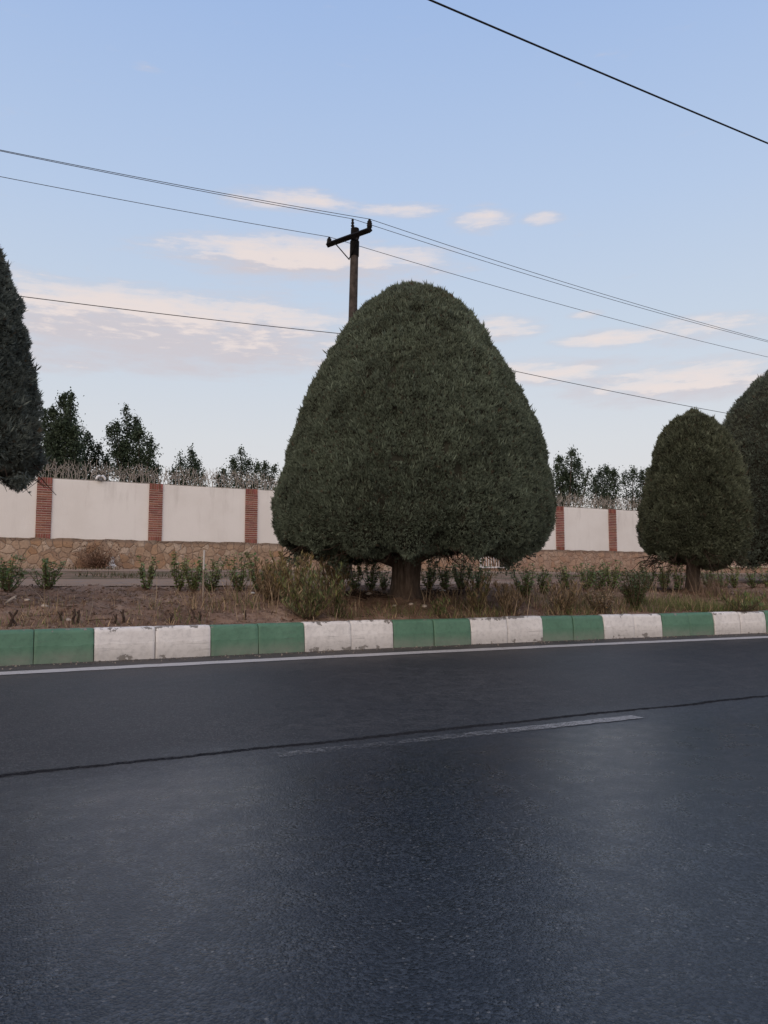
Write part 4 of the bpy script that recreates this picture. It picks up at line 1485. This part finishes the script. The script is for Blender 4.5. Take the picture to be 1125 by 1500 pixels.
# cut dark stems behind the kerb
ST = [(12, 918, 24, 'dark slanting cut stem at the left photo edge'), (24, 917, 20, 'dark cut stem, second from the left photo edge'), (107, 914, 22, 'left one of a close pair of dark stems above the second white kerb pair'),
      (114, 913, 19, 'right one of a close pair of dark cut stems'), (168, 914, 14, 'short dark stem left of a slim upright one'), (181, 913, 20, 'slim upright dark cut stem above white kerb blocks'),
      (88, 909, 12, 'stubby dark stem left of the close pair'), (250, 912, 14, 'lone short dark stem above white kerb blocks'), (288, 910, 18, 'forked dark stem near the white stake'), (293, 910, 14, 'short dark stem beside the forked one'),
      (358, 908, 14, 'short dark stem above green kerb blocks left of the weeds')]
for i, (x, y, h, lab) in enumerate(ST):
    b = G(x, y)
    hm = h * b[1] / FPX
    t = MB()
    ln = rng.normal(0, .25)
    if 'slanting' in lab: ln = .5
    pts = [np.array([ln * hm * q + .006 * math.sin(9 * q + i), .0, hm * q - .03 * (q == 0)]) for q in np.linspace(0, 1, 6)]
    t.tube(pts, np.linspace(.016, .010, 6), 7, wob=.12)
    t.tube([pts[3], pts[3] + np.array([-.03, 0, .04])], [.009, .006], 5)
    o = t.build('cut_stem', M_CHAR)
    o.location = b
    tag(o, lab, 'stump', 'cut dark stems')

# stones and litter
M_ROCK = simple('pale_stone', (.42, .36, .31), .9, .15, 14, .3, .006)
RK = [(100, 910, 9, 'pale round stone beside the close pair of dark stems'), (66, 889, 9, 'flat pale stone on bare soil above green kerb blocks'), (540, 871, 8, 'pale flat stone in the shaded soil left of the big trunk'),
      (622, 889, 8, 'pale stone on the soil just right below the big trunk'), (602, 886, 7, 'small pale stone in front of the big trunk'), (578, 888, 6, 'small pale stone left in front of the big trunk foot'),
      (370, 870, 7, 'pale stone among the weeds right of the white stake'), (156, 833, 8, 'white stone lying at the foot of the wall by a dry bush'), (40, 880, 7, 'pale broken stone near the bleached branch')]
for i, (x, y, wpx, lab) in enumerate(RK):
    b = foot(x) if 'wall' in lab else G(x, y)
    r = wpx * b[1] / FPX / 2
    t = MB()
    th, ph = np.meshgrid(np.linspace(0, 2 * pi, 10, endpoint=False), np.linspace(.05, pi - .05, 7))
    V = np.stack([np.sin(ph) * np.cos(th), np.sin(ph) * np.sin(th), np.cos(ph)], -1).reshape(-1, 3)
    V = V * (1 + (vnoise(V * 1.7 + i * 5, i) - .5)[:, None] * .7) * r * np.array([1.1, .9, .62])
    idx = np.arange(70).reshape(7, 10)
    nx = np.roll(idx, -1, axis=1)
    t.add(V, np.stack([idx[:-1], idx[1:], nx[1:], nx[:-1]], -1).reshape(-1, 4))
    t.f.append(np.array([list(range(10))])); t.m.append(np.array([0]))
    t.f.append(np.array([list(range(60, 70))[::-1]])); t.m.append(np.array([0]))
    o = t.build('stone', M_WHITE if 'white' in lab else M_ROCK)
    o.location = b + np.array([0, 0, r * .3])
    tag(o, lab, 'stone', 'pale stones')

# bleached branch
b = G(16, 884)
t = MB()
t.tube([(-.06, 0, 0), (-.02, 0, .035), (.02, .02, .07), (.05, .02, .085)], [.012, .016, .014, .008], 7, wob=.1)
t.tube([(.02, .02, .07), (.055, 0, .055)], [.01, .005], 5)
o = t.build('branch', simple('bleached_wood', (.42, .37, .33), .9, .1, 20, .25))
o.location = b
tag(o, 'bleached pale broken branch lying on the soil at far left', 'branch')
# crumpled white bag at the wall foot
b = foot(163)
t = MB()
for k, (sx, sz) in enumerate(((.05, .0), (.075, .05), (.06, .12), (.035, .18), (.05, .25), (.015, .28))):
    pass
pts = [(0, 0, 0), (.01, 0, .06), (0, 0, .13), (.02, 0, .2), (.03, 0, .27), (.035, 0, .30)]
t.tube(pts, [.06, .085, .07, .04, .05, .012], 11, wob=.22)
o = t.build('plastic_bag', M_WHITE)
o.location = b
tag(o, 'crumpled white plastic bag upright at the wall foot beside a brown bush', 'bag')
# white scrap by the big trunk
b = G(648, 866)
t = MB()
t.add([(-.05, 0, .01), (.0, -.02, .03), (.05, .0, .012), (.01, .03, .02), (-.05, 0, 0), (.0, -.02, .02), (.05, .0, .002), (.01, .03, .01)], np.array([[0, 1, 2, 3], [7, 6, 5, 4], [0, 4, 5, 1], [1, 5, 6, 2], [2, 6, 7, 3], [3, 7, 4, 0]]))
o = t.build('paper_scrap', M_WHITE)
o.location = b
tag(o, 'white paper scrap on shaded soil right of the big trunk', 'litter')
# stake
b = G(297, 884)
tp = at(299, 806, b[1]) - b
st = empty('stake', tuple(b), label='thin pale stake with a white upper half standing among hedge shrubs', cat='stake')
t = MB()
t.tube([(0, 0, -.05), tp * .64], .011, 6)
t.build('lower_shaft', simple('bare_stake', (.27, .22, .18), .8, .2, 20, .25), st)
t = MB()
t.tube([tp * .641, tp], .012, 8)
t.build('white_top', simple('dull_white_paint', (.55, .52, .49), .7, .2, 14, .12), st)
# dry tumble bush at the wall foot
b = foot(142, 21.45)
bush = empty('dry_bush', tuple(b), label='brown dry bush heaped at the foot of the stone base', cat='bush')
t = MB()
for k in range(260):
    a = rng.uniform(0, 2 * pi)
    e = rng.uniform(.1, 1.4)
    L = rng.uniform(.25, .62)
    d_ = np.array([cos(a) * cos(e) * 1.1, sin(a) * cos(e) * .6 - .1, sin(e)]) * L
    q = d_ * .5 + rng.normal(0, .05, 3)
    t.tube([(0, 0, 0), q, d_ + rng.normal(0, .05, 3)], [.008, .006, .003], 3, col=np.array([.24, .15, .105]) * rng.uniform(.5, 1.2), caps=False)
t.build('twigs', M_GRASS, bush)
n = 600
P = rng.normal(0, 1, (n, 3)) * np.array([.32, .14, .2]) + np.array([0, -.08, .2])
P[:, 2] = np.abs(P[:, 2])
t = MB()
t.scatter(LEAF_V, LEAF_F, P, frames(rng.normal(0, 1, (n, 3))), rng.uniform(.03, .07, n), np.array([.25, .155, .11]) * rng.uniform(.5, 1.2, (n, 1)))
t.build('dead_leaves', M_GRASS, bush)
# gutter grit on the asphalt
n = 1500
u = rng.uniform(-2, 16, n)
v = vk(u) - np.abs(rng.normal(0, .16, n)) - .01
P = DU[None] * u[:, None] + DV[None] * v[:, None]
P[:, 2] = .004
mb = MB()
mb.scatter(OV, OF, P, frames(rng.normal(0, 1, (n, 3))), rng.uniform(.4, 1, (n, 3)) * (.004 + .013 * rng.uniform(0, 1, (n, 1)) ** 3), np.array([.24, .21, .18]) * rng.uniform(.5, 1.6, (n, 1)))
tag(mb.build('gutter_grit', M_GRASS), 'grit and dust gathered along the foot of the kerb', 'grit', None, 'stuff')
